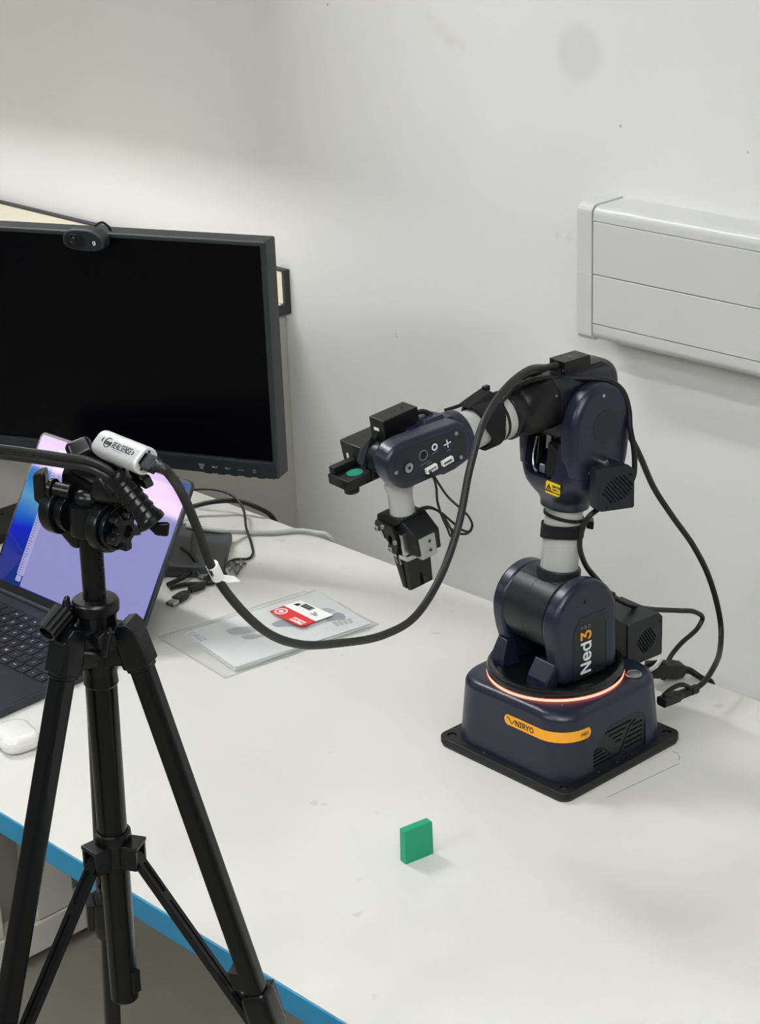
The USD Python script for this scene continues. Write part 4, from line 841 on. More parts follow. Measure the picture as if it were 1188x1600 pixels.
# fan housing on the back of the shoulder
def vent_box(c, fx, fz, size, nslots, ang, name, lab_, chamf=.006):
    """boxy housing; its slotted face looks along +n at c (f, n, z)"""
    d = size[1]; w, h = size[0]/2, size[2]/2
    poly = np.array([(-w+chamf, -h), (w-.0015, -h), (w, -h+.0015), (w, h-chamf), (w-chamf, h), (-w+.0015, h), (-w, h-.0015), (-w, -h+chamf)])
    b = bext(poly, -d, 0, .0012)
    cutters = []
    for k in range(nslots):
        u = (k-(nslots-1)/2)*.0034; L_ = .0125-.0004*abs(k-(nslots-1)/2)**2*.8
        cutters.append(xf(bext(np.vstack([arc((L_, 0), .00095, -90, 90, 5), arc((-L_, 0), .00095, 90, 270, 5)]), -.003, .01, 0), basis((u*math.cos(ang+np.pi/2)+.002, u*math.sin(ang+np.pi/2)-.001, 0), (math.cos(ang), math.sin(ang), 0), (-math.sin(ang), math.cos(ang), 0), (0, 0, 1))))
    cutters += [cyl((w-.0048, h-.0105, -.002), (w-.0048, h-.0105, .01), .0016, n=14), cyl((-w+.0105, -h+.0048, -.002), (-w+.0105, -h+.0048, .01), .0016, n=14)]
    b = sub(b, *cutters)
    return xf(b, basis(c, (-1, 0, 0), (0, 0, 1), (0, 1, 0)))          # poly x -> -f, y -> z, z -> n
up('fan_housing', vent_box((-.1120, .0300, .1015), 0, 0, (.056, .062, .054), 8, np.radians(-55), '', ''), 'charcoal', 'boxy black fan housing behind the shoulder', smooth=25)
up('fan_mount', rhull([(-.084, -.02, .075), (-.084, .026, .075), (-.084, -.02, .128), (-.084, .026, .128), (-.050, -.02, .095), (-.050, .022, .095), (-.050, -.02, .15), (-.050, .022, .15)], .002), 'black')
up('fan_bracket', join(span((-.066, -.03, .168), (-.050, .024, .172), .001), span((-.070, -.03, .130), (-.066, .024, .172), .001)), 'black')
# ---- upper arm: frame E0 at the shoulder axis, s up along the arm, g forward
dA = np.radians(7.0)
UA = basis((0, 0, SZ), (math.cos(dA), 0, math.sin(dA)), (0, 1, 0), (-math.sin(dA), 0, math.cos(dA)))     # g, n, s -> f, n, z
def ua(name, mesh, m, label=None, smooth=35): return up(name, xf(mesh, UA), m, label, smooth=smooth)
ua('arm_collar', lathe([(0, .030), (.0240, .030), (.0246, .040), (.0243, .0475), (.0232, .0490), (0, .0490)], 40), 'charcoal', 'dark collar at the foot of the tube')
ua('arm_tube', lathe([(0, .046), (.0208, .046), (.0208, .125), (0, .125)], 48), 'white_tube', 'pale upper arm tube')
SE = .2205
def sec(s, hg, hn, r, cg=0., cn=0.): return np.c_[rsq(hg, hn, r, 8, (cg, cn)), np.full(32, s)]
low = loft([sec(.1190, .0245, .0255, .0240), sec(.1205, .0258, .0268, .0250), sec(.1260, .0262, .0272, .0255), sec(.1320, .0280, .0295, .026, .001, .001), sec(.1400, .0325, .0350, .024, .003, .003), sec(.1480, .0365, .0400, .022, .004, .005), sec(.1560, .0385, .0425, .020, .004, .006), sec(.1640, .0395, .0430, .018, .004, .006), sec(.1800, .0400, .0432, .018, .003, .006), sec(.2000, .0405, .0432, .017, .001, .006)])
cav = uni(span((-.015, -.0240, .158), (.08, .0240, .30), .012), span((-.06, -.0230, .196), (.09, .0245, .30), .004))
ua('elbow_housing', sub(low, cav), 'navy', 'navy elbow fork')
archR = np.vstack([np.array(arc((0, 0), 1, 180, 0, 40))*[.0435, .0470]+[.0022, SE], [(.0455, SE-.012), (.0435, .188), (.0400, .170), (.0335, .160), (-.0370, .160), (-.0405, .185)]])
ua('elbow_housing', bext(archR, 0, .0250, .0085, basis((0, .0500, 0), (1, 0, 0), (0, 0, 1), (0, -1, 0)), seg=5), 'navy', 'right elbow cover')
ua('cover_disc', cyl((.0, .0496, SE), (.0, .0504, SE), .0185, n=40), 'navy_dark', 'round disc on the elbow cover')
ua('cover_screw', cyl((.008, .0498, SE+.0345), (.008, .0508, SE+.0345), .0021, n=16), 'steel')
ua('cover_screw', cyl((.018, .0498, .172), (.018, .0508, .172), .0020, n=16), 'steel')
archL = np.vstack([arc((0, SE), .0440, 180, 0, 36), [(.0440, SE-.012), (.0415, .184), (.0380, .165), (-.0380, .165), (-.0420, .185)]])
ua('elbow_housing', bext(archL, 0, .0150, .006, basis((0, -.0240, 0), (1, 0, 0), (0, 0, 1), (0, -1, 0)), seg=4), 'navy', 'left elbow cover')
ua('motor_block', join(rhull([(-.005, .008, .160), (-.005, .0235, .160), (.0385, .008, .162), (.0385, .0235, .162), (-.005, .008, .199), (-.005, .0235, .199), (.0385, .008, .196), (.0385, .0235, .186)], .002), span((-.012, -.020, .157), (.004, .018, .195), .002)), 'black_matt', 'dark motor in the fork opening')
ua('motor_bracket', join(span((.020, -.0225, .1660), (.028, -.0200, .1960), .0006), span((.024, -.0030, .188), (.034, .0040, .203), .0006), span((.026, -.0010, .168), (.031, .0030, .190), .0006), span((.024, -.0080, .1605), (.036, .0010, .1700), .0006), tube([(.030, -.0212, .196), (.034, -.0208, .176), (.036, -.016, .164), (.038, -.008, .1605)], .0016, 8)), 'steel', 'bright metal bracket in the fork opening')
ua('back_plate', span((-.032, -.029, .185), (-.028, .024, .225), .001), 'black')
# fan housing on the right elbow cover
c_ = inv_n(964, 762, .0690)
def fb(v): return v
fbx = vent_box((0, 0, 0), 0, 0, (.040, .0195, .049), 9, np.radians(128), '', '')
v_ = np.array(fbx.vertices); v_[:, 1] += np.where(v_[:, 1] > -.006, -.42*v_[:, 0]-.0*v_[:, 2], 0); fbx.vertices = v_
up('fan_housing', mv(fbx, (c_[0]+.003, .0705, c_[1])), 'charcoal', 'square black fan housing on the elbow cover', smooth=25)
up('fan_spacer', cyl((c_[0]+.006, .049, c_[1]+.026), (c_[0]+.006, .060, c_[1]+.026), .0040, n=16), 'steel')
# caution label on the front of the fork
lc = inv_f(867, 762, .022)
cz = np.array([.0405, .0205, .1485]); cz_n = unit([.92, 0, -.28])
q = [onplane(px, py, fn(.0215, 0, .33), ef*1.0)-RO for px, py in ((857, 751), (881, 760), (879, 775), (854, 766))]
def lab_fn(p): return np.array([p @ ef, p @ en, p[2]])
cl_ = np.array([lab_fn(p) for p in q]); cc = cl_.mean(0)
lx_ = unit((cl_[1]-cl_[0])+(cl_[2]-cl_[3])); ly_ = unit((cl_[0]-cl_[3])+(cl_[1]-cl_[2])); ly_ = unit(ly_-lx_*(ly_@lx_)); lz_ = np.cross(lx_, ly_)
LWd, LHt = np.linalg.norm(cl_[1]-cl_[0]), np.linalg.norm(cl_[0]-cl_[3])
CL_ = dict(lx=lx_, ly=ly_, lz=lz_, c=cc)
gb = local(UA, cc)                                                  # bring the label onto the housing's front face
front_g = .0438
cc2 = (UA @ np.array([front_g, gb[1]-.0, gb[2], 1]))[:3]
gxv = UA[:3, 0]; ax1 = np.array([0, 1., 0]); ax2 = unit(UA[:3, 2]*1.0+gxv*.02)
CA = basis(cc2, ax1, ax2, np.cross(ax1, ax2))
LWd, LHt = .0205, .0130
cl = up('caution_label', xf(bext(rsq(LWd/2, LHt/2, .0008, 4), -.0012, .0006, 0), CA), 'yellow', 'small yellow caution label', smooth=False)
tri = sub(bext([(0, .0044), (-.0050, -.0040), (.0050, -.0040)], 0, .0003, 0), bext([(0, .0020), (-.0030, -.0029), (.0030, -.0029)], -.1, .1, 0))
Lz = lambda m, x, y: xf(mv(m, (x, y, .0007)), CA)
up('warning_triangle', Lz(join(tri, stroke([(0, .0008), (.0004, -.0010), (-.0012, -.0022)], .0010)), -.0052, 0), 'dark_print', parent=cl, smooth=False)
up('lettering', Lz(join(mv(text('CAUTION', .0022, .0003, True), (0, .0020, 0)), mv(text('HANDLE', .0016, .0003), (.0004, -.0012, 0)), mv(text('WITH CARE', .0015, .0003), (.0002, -.0042, 0))), -.0003, 0), 'dark_print', parent=cl, smooth=False)
# ---- forearm: p along it, q above it, origin on the elbow axis
EJ = (UA @ np.array([0, 0, SE, 1]))[:3]
dF = np.radians(5.0)
FA = basis(EJ, (math.cos(dF), 0, -math.sin(dF)), (0, 1, 0), (math.sin(dF), 0, math.cos(dF)))
def fa(name, mesh, m, label=None, smooth=35): return up(name, xf(mesh, FA), m, label, smooth=smooth)
Q = .0325
def csec(p, ry, rz, e=1.0, q=Q, n=40):
    a = np.linspace(0, 2*np.pi, n, endpoint=False); c, s = np.cos(a), np.sin(a)
    return np.c_[np.full(n, p), ry*np.sign(c)*np.abs(c)**e, q+rz*np.sign(s)*np.abs(s)**e]
fa('elbow_hub', cyl((0, -.0288, 0), (0, .0238, 0), .0370, bev=.002, n=56), 'black', 'black elbow hub')
fa('forearm_housing', loft([csec(-.0500, .016, .016, .8, Q-.002), csec(-.0485, .021, .0200, .75, Q-.002), csec(-.040, .0258, .0225, .7), csec(-.01, .0282, .0250, .62), csec(.0245, .0282, .0268, .62), csec(.0395, .0282, .0285, .62), csec(.0405, .0276, .0279, .62)]), 'navy_dark', 'dark rear forearm housing')
fa('forearm_saddle', rhull([(-.040, -.018, Q+.012), (-.040, .018, Q+.012), (.034, -.020, Q+.018), (.034, .020, Q+.018), (-.030, -.016, Q+.0205), (-.030, .016, Q+.0205), (.026, -.016, Q+.0235), (.026, .014, Q+.0235)], .004), 'black', 'black saddle on the elbow')
fa('seam_gap', loft([csec(.0402, .0268, .0276, .64), csec(.0425, .0268, .0276, .64)]), 'dark_void')
fa('forearm_housing', loft([csec(.0422, .0272, .0280, .64), csec(.0430, .0282, .0288, .64), csec(.058, .0282, .0286, .68), csec(.0740, .0276, .0280, .8), csec(.0800, .0260, .0262, .95), csec(.0830, .0250, .0250, 1.), csec(.0890, .0250, .0250, 1.), csec(.0915, .0264, .0264, 1.), csec(.0965, .0266, .0266, 1.), csec(.0975, .0256, .0256, 1.)]), 'black', 'glossy black forearm housing')
for y_, z_ in ((.0265, .012), (.0255, -.013)): fa('housing_screw', cyl((.046, y_-.002, Q+z_), (.046, y_+.0012, Q+z_), .0017, n=14), 'steel')
fa('white_collar', lathe([(0, 0), (.0240, 0), (.0243, .0006), (.0243, .0085), (.0238, .0092), (0, .0092)], 44, basis((.0977, 0, Q), (0, 1, 0), (0, 0, 1), (1, 0, 0))), 'white_tube', 'pale collar ring')
fa('collar_band', lathe([(0, 0), (.0232, 0), (.0232, .0030), (0, .0030)], 44, basis((.1070, 0, Q), (0, 1, 0), (0, 0, 1), (1, 0, 0))), 'black')
fa('white_collar', lathe([(0, 0), (.0228, 0), (.0228, .0030), (0, .0030)], 44, basis((.1101, 0, Q), (0, 1, 0), (0, 0, 1), (1, 0, 0))), 'white_tube')
fa('forearm_tube', lathe([(0, 0), (.0208, 0), (.0208, .0500), (0, .0500)], 48, basis((.1132, 0, Q), (0, 1, 0), (0, 0, 1), (1, 0, 0))), 'white_tube', 'pale forearm tube')
# wrist housing: its side outline in the f-z plane
wo = [(.2528, .4105), (.2516, .4040), (.2482, .3935), (.2420, .3850), (.2322, .3797), (.2247, .3781), (.2003, .3803), (.1755, .3819), (.1535, .3857), (.1487, .3885), (.1463, .3920), (.1437, .4025), (.1450, .4180), (.1520, .4280), (.1601, .4315), (.1986, .4303), (.2287, .4289), (.2421, .4254), (.2498, .4188)]
wo = np.array(wo)
up('wrist_housing', bext(wo, 0, .0250, .0050, basis((0, .0320, 0), (1, 0, 0), (0, 0, 1), (0, -1, 0)), seg=4), 'navy', 'navy wrist housing')
up('wrist_block', rhull([(.150, -.026, .390), (.150, .008, .386), (.196, -.026, .386), (.196, .008, .384), (.150, -.026, .424), (.150, .008, .428), (.196, -.026, .420), (.196, .008, .424)], .003), 'navy', 'rear block of the wrist')
up('wrist_bearing', cyl((.222, -.022, .398), (.222, .0075, .398), .0165, bev=.002, n=40), 'black', 'bearing drum behind the wrist panel')
wi = inset(ccw(wo), .0065)
up('wrist_face', bext(wi, 0, .0010, .0005, basis((0, .0322, 0), (1, 0, 0), (0, 0, 1), (0, -1, 0))), 'navy_dark', 'dark side panel of the wrist')
wc_ = (FA @ np.array([.168, 0, Q, 1]))[:3]
up('wrist_neck', xf(loft([csec(.158, .0225, .0225, 1., Q), csec(.1595, .0270, .0270, 1., Q), csec(.164, .0275, .0275, 1., Q), csec(.172, .0285, .0265, .85, Q-.0005), csec(.186, .0295, .0240, .6, Q-.002), csec(.200, .0290, .0225, .5, Q-.003)]), FA), 'navy', 'navy neck of the wrist')
WF = lambda f, z: basis((f, .0323, z), (-1, 0, 0), (0, 0, 1), (0, 1, 0))        # drawing plane of the side panel: x towards the elbow
def wf(name, m, f, z, look, rot=-12., label=None, smooth=False): return up(name, xf(m, WF(f, z) @ rotm(np.radians(12.), (0, 0, 1))), look, label, smooth=smooth)
wf('hex_screw', sub(lathe([(0, 0), (.0052, 0), (.0052, .0008), (.0040, .0014), (0, .0014)], 32), bext(ell(.0020, .0020, 6), -.1, .1, 0)), .2261, .4010, 'steel', label='large hex screw', smooth=30)
wf('screw_well', annulus(.0053, .0068, .0003), .2261, .4010, 'dark_void')
for f, z in ((.2421, .4000), (.1643, .4213), (.1588, .3947)): wf('panel_screw', lathe([(0, 0), (.0022, 0), (.0020, .0008), (.0009, .0010), (.0008, .0005), (0, .0005)], 18), f, z, 'steel', smooth=30)
wf('ring_button', join(annulus(.0046, .0055, .0004)), .2073, .4092, 'grey_print'); wf('button_cap', lathe([(0, 0), (.0044, 0), (.0040, .0006), (0, .0008)], 28), .2073, .4092, 'dark_void', smooth=30)
wf('small_button', annulus(.0022, .0037, .0005, 24), .1927, .4141, 'white_print')
wf('plus_mark', join(stroke([(-.0046, 0), (.0046, 0)], .0012), stroke([(0, -.0046), (0, .0046)], .0012)), .1761, .4135, 'white_print')
for f, z, w_ in ((.2055, .4005, .0065), (.2000, .3988, .0035), (.1925, .4083, .0038), (.1748, .4062, .0022)): wf('small_print', stroke([(-w_, 0), (w_, 0)], .0006), f, z, 'grey_print')
for f, z in ((.1990, .3932), (.1782, .3958)):
    wf('connector', sub(box((0, 0, .0018), (.0140, .0058, .0042), .0004), box((0, -.0006, .0036), (.0112, .0040, .0040), 0)), f, z, 'connector_white', label='white connector', smooth=20)
    wf('connector_pins', join(*[box((-.0039+.0026*k, -.0002, .0024), (.0009, .0020, .0016), 0) for k in range(4)]), f, z, 'charcoal' if f < .19 else 'steel')
up('under_loop', tube([(.222, .0, .3790), (.212, .004, .3720), (.196, .006, .3735), (.180, .005, .3790), (.170, .003, .3830)], .0032, 10), 'cable_black', 'short black lead under the wrist')
up('top_cover', rhull([(.156, -.018, .424), (.184, -.018, .422), (.156, .008, .426), (.184, .008, .426), (.159, -.014, .4300), (.181, -.014, .4285), (.159, .004, .4310), (.181, .004, .4300)], .002), 'navy', 'raised cover on top of the wrist')
# wrist flange: pale tube, tilted a little backwards
wt = np.radians(6.5); WX = np.array([math.cos(wt), 0, -math.sin(wt)]); WD = np.array([-math.sin(wt), 0, -math.cos(wt)])
GO = np.array([.2095, -.001, .3395])                                 # lower end of the flange tube
GA = basis(GO, WX, np.cross(WD, WX), WD)                            # e forward, n', t down
sgn = GA[1, 1]
up('flange_tube', xf(lathe([(0, 0), (.0128, 0), (.0128, -.0235), (.0150, -.0290), (.0150, -.0330), (.0115, -.0400), (0, -.0400)], 40), GA @ np.diag([1, sgn, 1, 1])), 'white_tube', 'pale flange tube under the wrist')

# ------------------------------------------------------------------ gripper (frame: e forward, n to the right side, d down from the flange)
GW_ = basis(RO+U[:3, :3] @ GO, U[:3, :3] @ WX, U[:3, :3] @ np.array([0, 1., 0]), -(U[:3, :3] @ WD))      # e, n, up
t2 = thing('gripper', 'black two-finger gripper with bright metal links hanging from the robot wrist', 'gripper', GW_)
def gp(name, mesh, m, label=None, smooth=30, parent=None): return part(name, mesh, m, parent or t2, label, smooth)
gp('body', rhull([(-.018, -.0225, -.004), (.014, -.0225, -.004), (-.018, .012, -.0015), (.012, .012, -.0015), (-.018, .0310, -.0165), (.010, .0310, -.0165), (-.018, .0310, -.036), (.010, .0310, -.036), (-.018, -.025, -.016), (.015, -.025, -.016), (-.016, -.012, -.038), (.010, -.012, -.038)], .0012), 'black_matt', 'angular black gripper body')
gp('top_plate', rhull([(-.016, -.0155, -.0005), (.0155, -.0155, -.0005), (-.016, .0145, -.0005), (.0155, .0145, -.0005), (.017, -.0200, -.006), (.017, .008, -.006)], .0010), 'black', 'top plate of the gripper')
FP = basis((.0168, 0, 0), (0, 1, 0), (0, 0, 1), (1, 0, 0))            # front drawing plane: x = n, y = up
link = sub(bext([(-.0195, -.0065), (.0060, -.0065), (.0085, -.0135), (.0130, -.0195), (.0130, -.0255), (.0085, -.0350), (.0045, -.0385), (-.0010, -.0360), (-.0040, -.0315), (-.0015, -.0265), (-.0060, -.0235), (-.0075, -.0160), (-.0120, -.0135), (-.0155, -.0180), (-.0200, -.0170), (-.0215, -.0110)], 0, .0045, .0006, FP), bext(ell(.0034, .0058, 20, (.0022, -.0225)), -.1, .1, 0, FP))
gp('link_plate', link, 'black', 'black link plate on the front of the gripper')
for x, y in ((-.0175, -.0150), (-.0068, -.0098), (.0105, -.0222), (.0012, -.0330)):
    gp('link_screw', xf(sub(lathe([(0, 0), (.0026, 0), (.0028, .0006), (.0024, .0022), (0, .0022)], 20), lathe([(0, .0008), (.0012, .0008), (.0012, .01), (0, .01)], 6)), FP @ basis((x, y, .0045), (1, 0, 0), (0, 1, 0), (0, 0, 1))), 'steel')
gp('left_link', join(rhull([(.012, -.0215, -.0165), (.016, -.0215, -.0165), (.012, -.0190, -.0170), (.016, -.0190, -.0170), (.012, -.0175, -.029), (.016, -.0175, -.029), (.012, -.0145, -.028), (.016, -.0145, -.028)], .0006), rhull([(.014, -.0105, -.0095), (.018, -.0105, -.0095), (.014, -.0085, -.024), (.018, -.0085, -.024), (.014, -.0070, -.024), (.018, -.0070, -.024)], .0006)), 'silver', 'bright metal link on the left')
gp('right_link', join(rhull([(.011, .0150, -.0145), (.018, .0150, -.0145), (.011, .0178, -.0145), (.018, .0178, -.0145), (.011, .0165, -.0360), (.018, .0165, -.0360), (.011, .0190, -.0360), (.018, .0190, -.0360)], .0008), rhull([(-.014, .0070, -.0400), (.016, .0070, -.0400), (-.014, .0200, -.0385), (.016, .0200, -.0385), (-.014, .0065, -.0440), (.016, .0065, -.0440), (-.014, .0200, -.0430), (.016, .0200, -.0430)], .0008), rhull([(.010, .0065, -.0430), (.0165, .0065, -.0430), (.010, .0090, -.0500), (.0165, .0090, -.0500), (.010, .0075, -.0500), (.0165, .0075, -.0500)], .0006)), 'silver', 'bright metal finger carrier on the right')
gp('left_carrier', join(rhull([(-.012, -.0060, -.0350), (.0165, -.0060, -.0350), (-.012, .0010, -.0380), (.0165, .0010, -.0380), (-.012, -.0055, -.0420), (.0165, -.0055, -.0420), (-.012, .0030, -.0430), (.0165, .0030, -.0430)], .0008), rhull([(.0100, .0000, -.0420), (.0168, .0000, -.0420), (.0100, .0040, -.0500), (.0168, .0040, -.0500), (.0100, .0030, -.0500), (.0168, .0030, -.0500)], .0006)), 'silver', 'bright metal finger carrier on the left')
fr = bext([(-.0155, -.0445), (.0150, -.0445), (.0150, -.0810), (-.0120, -.0840), (-.0155, -.0800)], -.0042, .0042, .0006, basis((0, .0130, 0), (1, 0, 0), (0, 0, 1), (0, -1, 0)))
cutp = bext(np.vstack([arc((-.0010, -.0660), .0016, 0, 180, 8), [(-.0035, -.0790), (.0018, -.0790)]]), -.1, .1, 0, basis((0, 0, 0), (1, 0, 0), (0, 0, 1), (0, -1, 0)))
gp('finger', sub(rhull([(-.0150, .0095, -.0435), (.0130, .0095, -.0435), (-.0150, .0160, -.0435), (.0130, .0160, -.0435), (-.0145, .0105, -.0800), (.0125, .0105, -.0800), (-.0145, .0150, -.0785), (.0125, .0150, -.0785)], .0010), sub(cutp, span((-.1, -.1, -.2), (.1, .0128, .1), 0))), 'black_matt', 'right gripper finger')
gp('finger', rhull([(-.0150, -.0065, -.0420), (.0135, -.0065, -.0420), (-.0150, .0040, -.0430), (.0135, .0040, -.0430), (-.0145, .0030, -.0785), (.0130, .0030, -.0785), (-.0145, .0075, -.0790), (.0130, .0075, -.0790)], .0010), 'black_matt', 'left gripper finger')
gp('side_bracket', rhull([(-.0110, .0322, -.0180), (.0085, .0322, -.0180), (-.0110, .0332, -.0180), (.0085, .0332, -.0180), (-.0115, .0322, -.0405), (.0065, .0322, -.0405), (-.0115, .0332, -.0405), (.0065, .0332, -.0405)], .0008), 'bracket_metal', 'bright side bracket')
gp('side_bracket_foot', span((.0060, .0210, -.0410), (.0080, .0330, -.0200), .0006), 'bracket_metal')
for z in (-.0235, -.0335): gp('bracket_screw', cyl((-.0035, .0338, z), (-.0035, .0346, z), .0030, n=20), 'steel'); gp('bracket_recess', cyl((-.0035, .0346, z), (-.0035, .0348, z), .0016, n=6, bev=.00005), 'dark_void')

# ------------------------------------------------------------------ wrist camera rig: two black boxes and a tray with a lens under it
WC = basis(RO+U[:3, :3] @ np.array([.22, -.02, .42]), U[:3, :3] @ WX, U[:3, :3] @ np.array([0, 1., 0]), -(U[:3, :3] @ WD))
t3 = thing('wrist_camera', 'black camera rig of two boxes and a tray on the robot wrist', 'camera rig', WC)
def wl(px, py, n): return local(WC, onplane(px, py, fn(0, n, 0), en))
q0, q1, q2 = wl(599, 659, -.006), wl(653.5, 639, -.006), wl(605, 702, -.006)
n0 = q0[1]
ba = span((q1[0], n0-.0235, q0[2]-.034), (q0[0], n0, q0[2]), .0012)
part('module_box', ba, 'black', t3, 'upper black box')
part('status_light', span((q0[0]+.0002, n0-.0165, q0[2]-.0128), (q0[0]+.0006, n0-.0085, q0[2]-.0095), .0001), 'white_print', t3, 'small pale window')
for a, b in ((.3, .55), (.62, .75)): part('box_screw', cyl((q0[0]*(1-b)+q1[0]*b, n0-.012, q0[2]-.0002), (q0[0]*(1-b)+q1[0]*b, n0-.012, q0[2]+.0003), .0013, n=12), 'dark_void', t3)
part('box_bracket', rhull([(q1[0], n0-.02, q0[2]-.0345), (q0[0]-.004, n0-.02, q0[2]-.0345), (q1[0], n0-.002, q0[2]-.0345), (q0[0]-.004, n0-.002, q0[2]-.0345), (q1[0]+.004, n0-.02, q0[2]-.052), (q0[0]-.002, n0-.02, q0[2]-.052), (q0[0]-.002, n0-.002, q0[2]-.052)], .0012), 'black_matt', t3)
r0 = wl(551, 697, -.050)
bb_ = rhull([(r0[0]+x, r0[1]+y, r0[2]+z) for x, y, z in ((0, 0, 0), (0, -.019, .001), (-.048, 0, 0), (-.048, -.019, .001), (-.003, 0, -.034), (-.003, -.019, -.034), (-.048, 0, -.034), (-.048, -.019, -.034))], .0012)
part('module_box', bb_, 'black', t3, 'rear black box')
part('status_light', span((r0[0]-.0008, r0[1]-.012, r0[2]-.019), (r0[0]+.0006, r0[1]-.009, r0[2]-.0105), .0001), 'white_print', t3)
part('tilt_arm', rhull([wl(579, 684, -.024), wl(566, 728, -.024), wl(570, 729, -.024), wl(583, 690, -.024), wl(566, 700, -.027), wl(560, 720, -.027)], .0018), 'charcoal', t3, 'glossy angled side arm')
s0, s1, s2 = wl(543, 753, -.024), wl(604, 739, -.024), wl(516.5, 742, -.024)
W0 = wl(543, 753, -.022); tray_l = .052
tb = [(W0[0], W0[1]), (W0[0], W0[1]-.0325), (W0[0]-tray_l, W0[1]-.0325), (W0[0]-tray_l, W0[1])]
part('tray', bext(np.array(tb), W0[2]-.0115, W0[2], .0010), 'black_matt', t3, 'flat black tray')
part('tray_rib', span((W0[0]-tray_l, W0[1]-.0325, W0[2]+.0001), (W0[0]-.002, W0[1]-.0230, W0[2]+.0075), .0012), 'black_matt', t3)
part('tray_wall', span((W0[0]-tray_l-.001, W0[1]-.030, W0[2]-.010), (W0[0]-.030, W0[1]+.002, W0[2]+.022), .002), 'black', t3, 'block joining the tray to the wrist')
gl = np.array([W0[0]-.018, W0[1]-.011, W0[2]+.0002])
part('round_sticker', lathe([(0, 0), (.0085, 0), (.0085, .0003), (0, .0003)], 32, basis(gl, [1, 0, 0], [0, 1, 0], [0, 0, 1])), 'green_label', t3, 'round green sticker')
part('lens_barrel', lathe([(0, 0), (.0062, 0), (.0078, -.0005), (.0078, -.0022), (.0072, -.0026), (.0078, -.0032), (.0078, -.0068), (.0065, -.0072), (.0060, -.0060), (0, -.0055)], 32, basis((W0[0]-.0115, W0[1]-.0110, W0[2]-.0116), [1, 0, 0], [0, 1, 0], [0, 0, 1])), 'black', t3, 'short lens under the tray')
part('rear_lead', tube([(q1[0]+.002, n0-.008, q0[2]-.010), (q1[0]-.010, n0-.004, q0[2]-.010), (q1[0]-.020, n0+.004, q0[2]-.022), (q1[0]-.022, n0+.009, q0[2]-.036)], .0026, 8), 'cable_black', t3, 'short black lead into the wrist')

# ------------------------------------------------------------------ black box on the elbow, straps
e0, e1, e2 = fn(*[(lambda q: (q[0], .017, q[1]))(inv_n(883, 566, .017))][0]), None, None
Wd = np.radians(4)
bq = [inv_n(883, 567, .017), inv_n(921.5, 549, .017)]
oB = fn(bq[0][0], .017, bq[0][1]); dB = unit(fn(bq[1][0], .017, bq[1][1])-oB); dB[2] = 0; dB = unit(dB); LB_ = np.linalg.norm((fn(bq[1][0], .017, bq[1][1])-oB)[:2]); nB = np.array([dB[1], -dB[0], 0]); nB = nB if nB @ en > 0 else -nB
t4 = thing('elbow_module', 'small black module box on top of the robot elbow where the camera cable plugs in', 'module box', basis(oB, dB, nB, ez) if np.cross(dB, nB)[2] > 0 else basis(oB, dB, -nB, ez))
sN = 1 if np.cross(dB, nB)[2] > 0 else -1
bx_ = rhull([(0, 0, 0), (LB_, 0, 0), (0, -sN*.022, 0), (LB_, -sN*.022, 0), (0, .0, -.020), (LB_+.001, 0, -.020), (0, -sN*.022, -.020), (LB_+.001, -sN*.022, -.020)], .0009)
part('box', sub(bx_, span((-.01, -sN*.019, -.0145) if sN > 0 else (-.01, .003, -.0145), (.003, -sN*.003, -.005) if sN > 0 else (.003, .019, -.005), 0)), 'black', t4, 'black box')
part('socket', span(*((-.0, -.0165, -.012), (.0028, -.0055, -.0075)) if sN > 0 else ((-.0, .0055, -.012), (.0028, .0165, -.0075)), .0002), 'charcoal', t4)
for y in (-.0015, -.0205): part('socket_screw', cyl((-.0010, sN*y, -.0085), (-.0018, sN*y, -.0085), .0014, n=14), 'steel', t4)
part('emblem', mv(join(*[span((LB_*.42+.0012*k, -sN*.0105-.0012, .0009), (LB_*.42+.0012*k+.0007, -sN*.0105+.0012, .0011), 0) for k in range(4)]), (0, 0, .0001)), 'grey_print', t4)
for x, y in ((.3, -.004), (.3, -.018), (.75, -.004), (.75, -.018)): part('lid_screw', cyl((LB_*x, sN*y, .0008), (LB_*x, sN*y, .0012), .0008, n=10), 'dark_void', t4)
part('foot_pad', span((.004, -.018, -.0245), (LB_-.004, -.004, -.0205), .0005) if sN > 0 else span((.004, .004, -.0245), (LB_-.004, .018, -.0205), .0005), 'black', t4)
# straps
FW = np.eye(4); FW[:3, :3] = U[:3, :3] @ FA[:3, :3]; FW[:3, 3] = RO+U[:3, :3] @ FA[:3, 3]
t5 = thing('forearm_strap', 'wide black hook-and-loop strap wrapped round the pale forearm tube', 'strap', FW)
st = []
for a in np.linspace(0, 2*np.pi, 56, endpoint=False):
    rr = .0224+.0014*max(0, math.sin(a+.3))+.0012*meshkit.noise(np.array([a*3, .3, .1]), 3)
    w0 = .1180-.012*max(0, math.sin(a))+.0012*math.sin(3*a); w1 = .1330+.010*max(0, math.sin(a+.5))+.0012*math.sin(5*a)
    st.append([(w0, rr*math.cos(a), Q+rr*math.sin(a)), (w0, (rr+.0030)*math.cos(a), Q+(rr+.003)*math.sin(a)), (w1, (rr+.0030)*math.cos(a), Q+(rr+.003)*math.sin(a)), (w1, rr*math.cos(a), Q+rr*math.sin(a))])
def ringloft(st):
    n = len(st); v = [p for q in st for p in q]; f = []
    for i in range(n):
        for k in range(4): a, b, c, d = 4*i+k, 4*i+(k+1) % 4, 4*((i+1) % n)+(k+1) % 4, 4*((i+1) % n)+k; f += [[a, b, c], [a, c, d]]
    m = tm(v, f); m.fix_normals() if False else None
    if m.volume < 0: m.invert()
    return m
part('band', ringloft(st), 'velcro', t5, smooth=40)
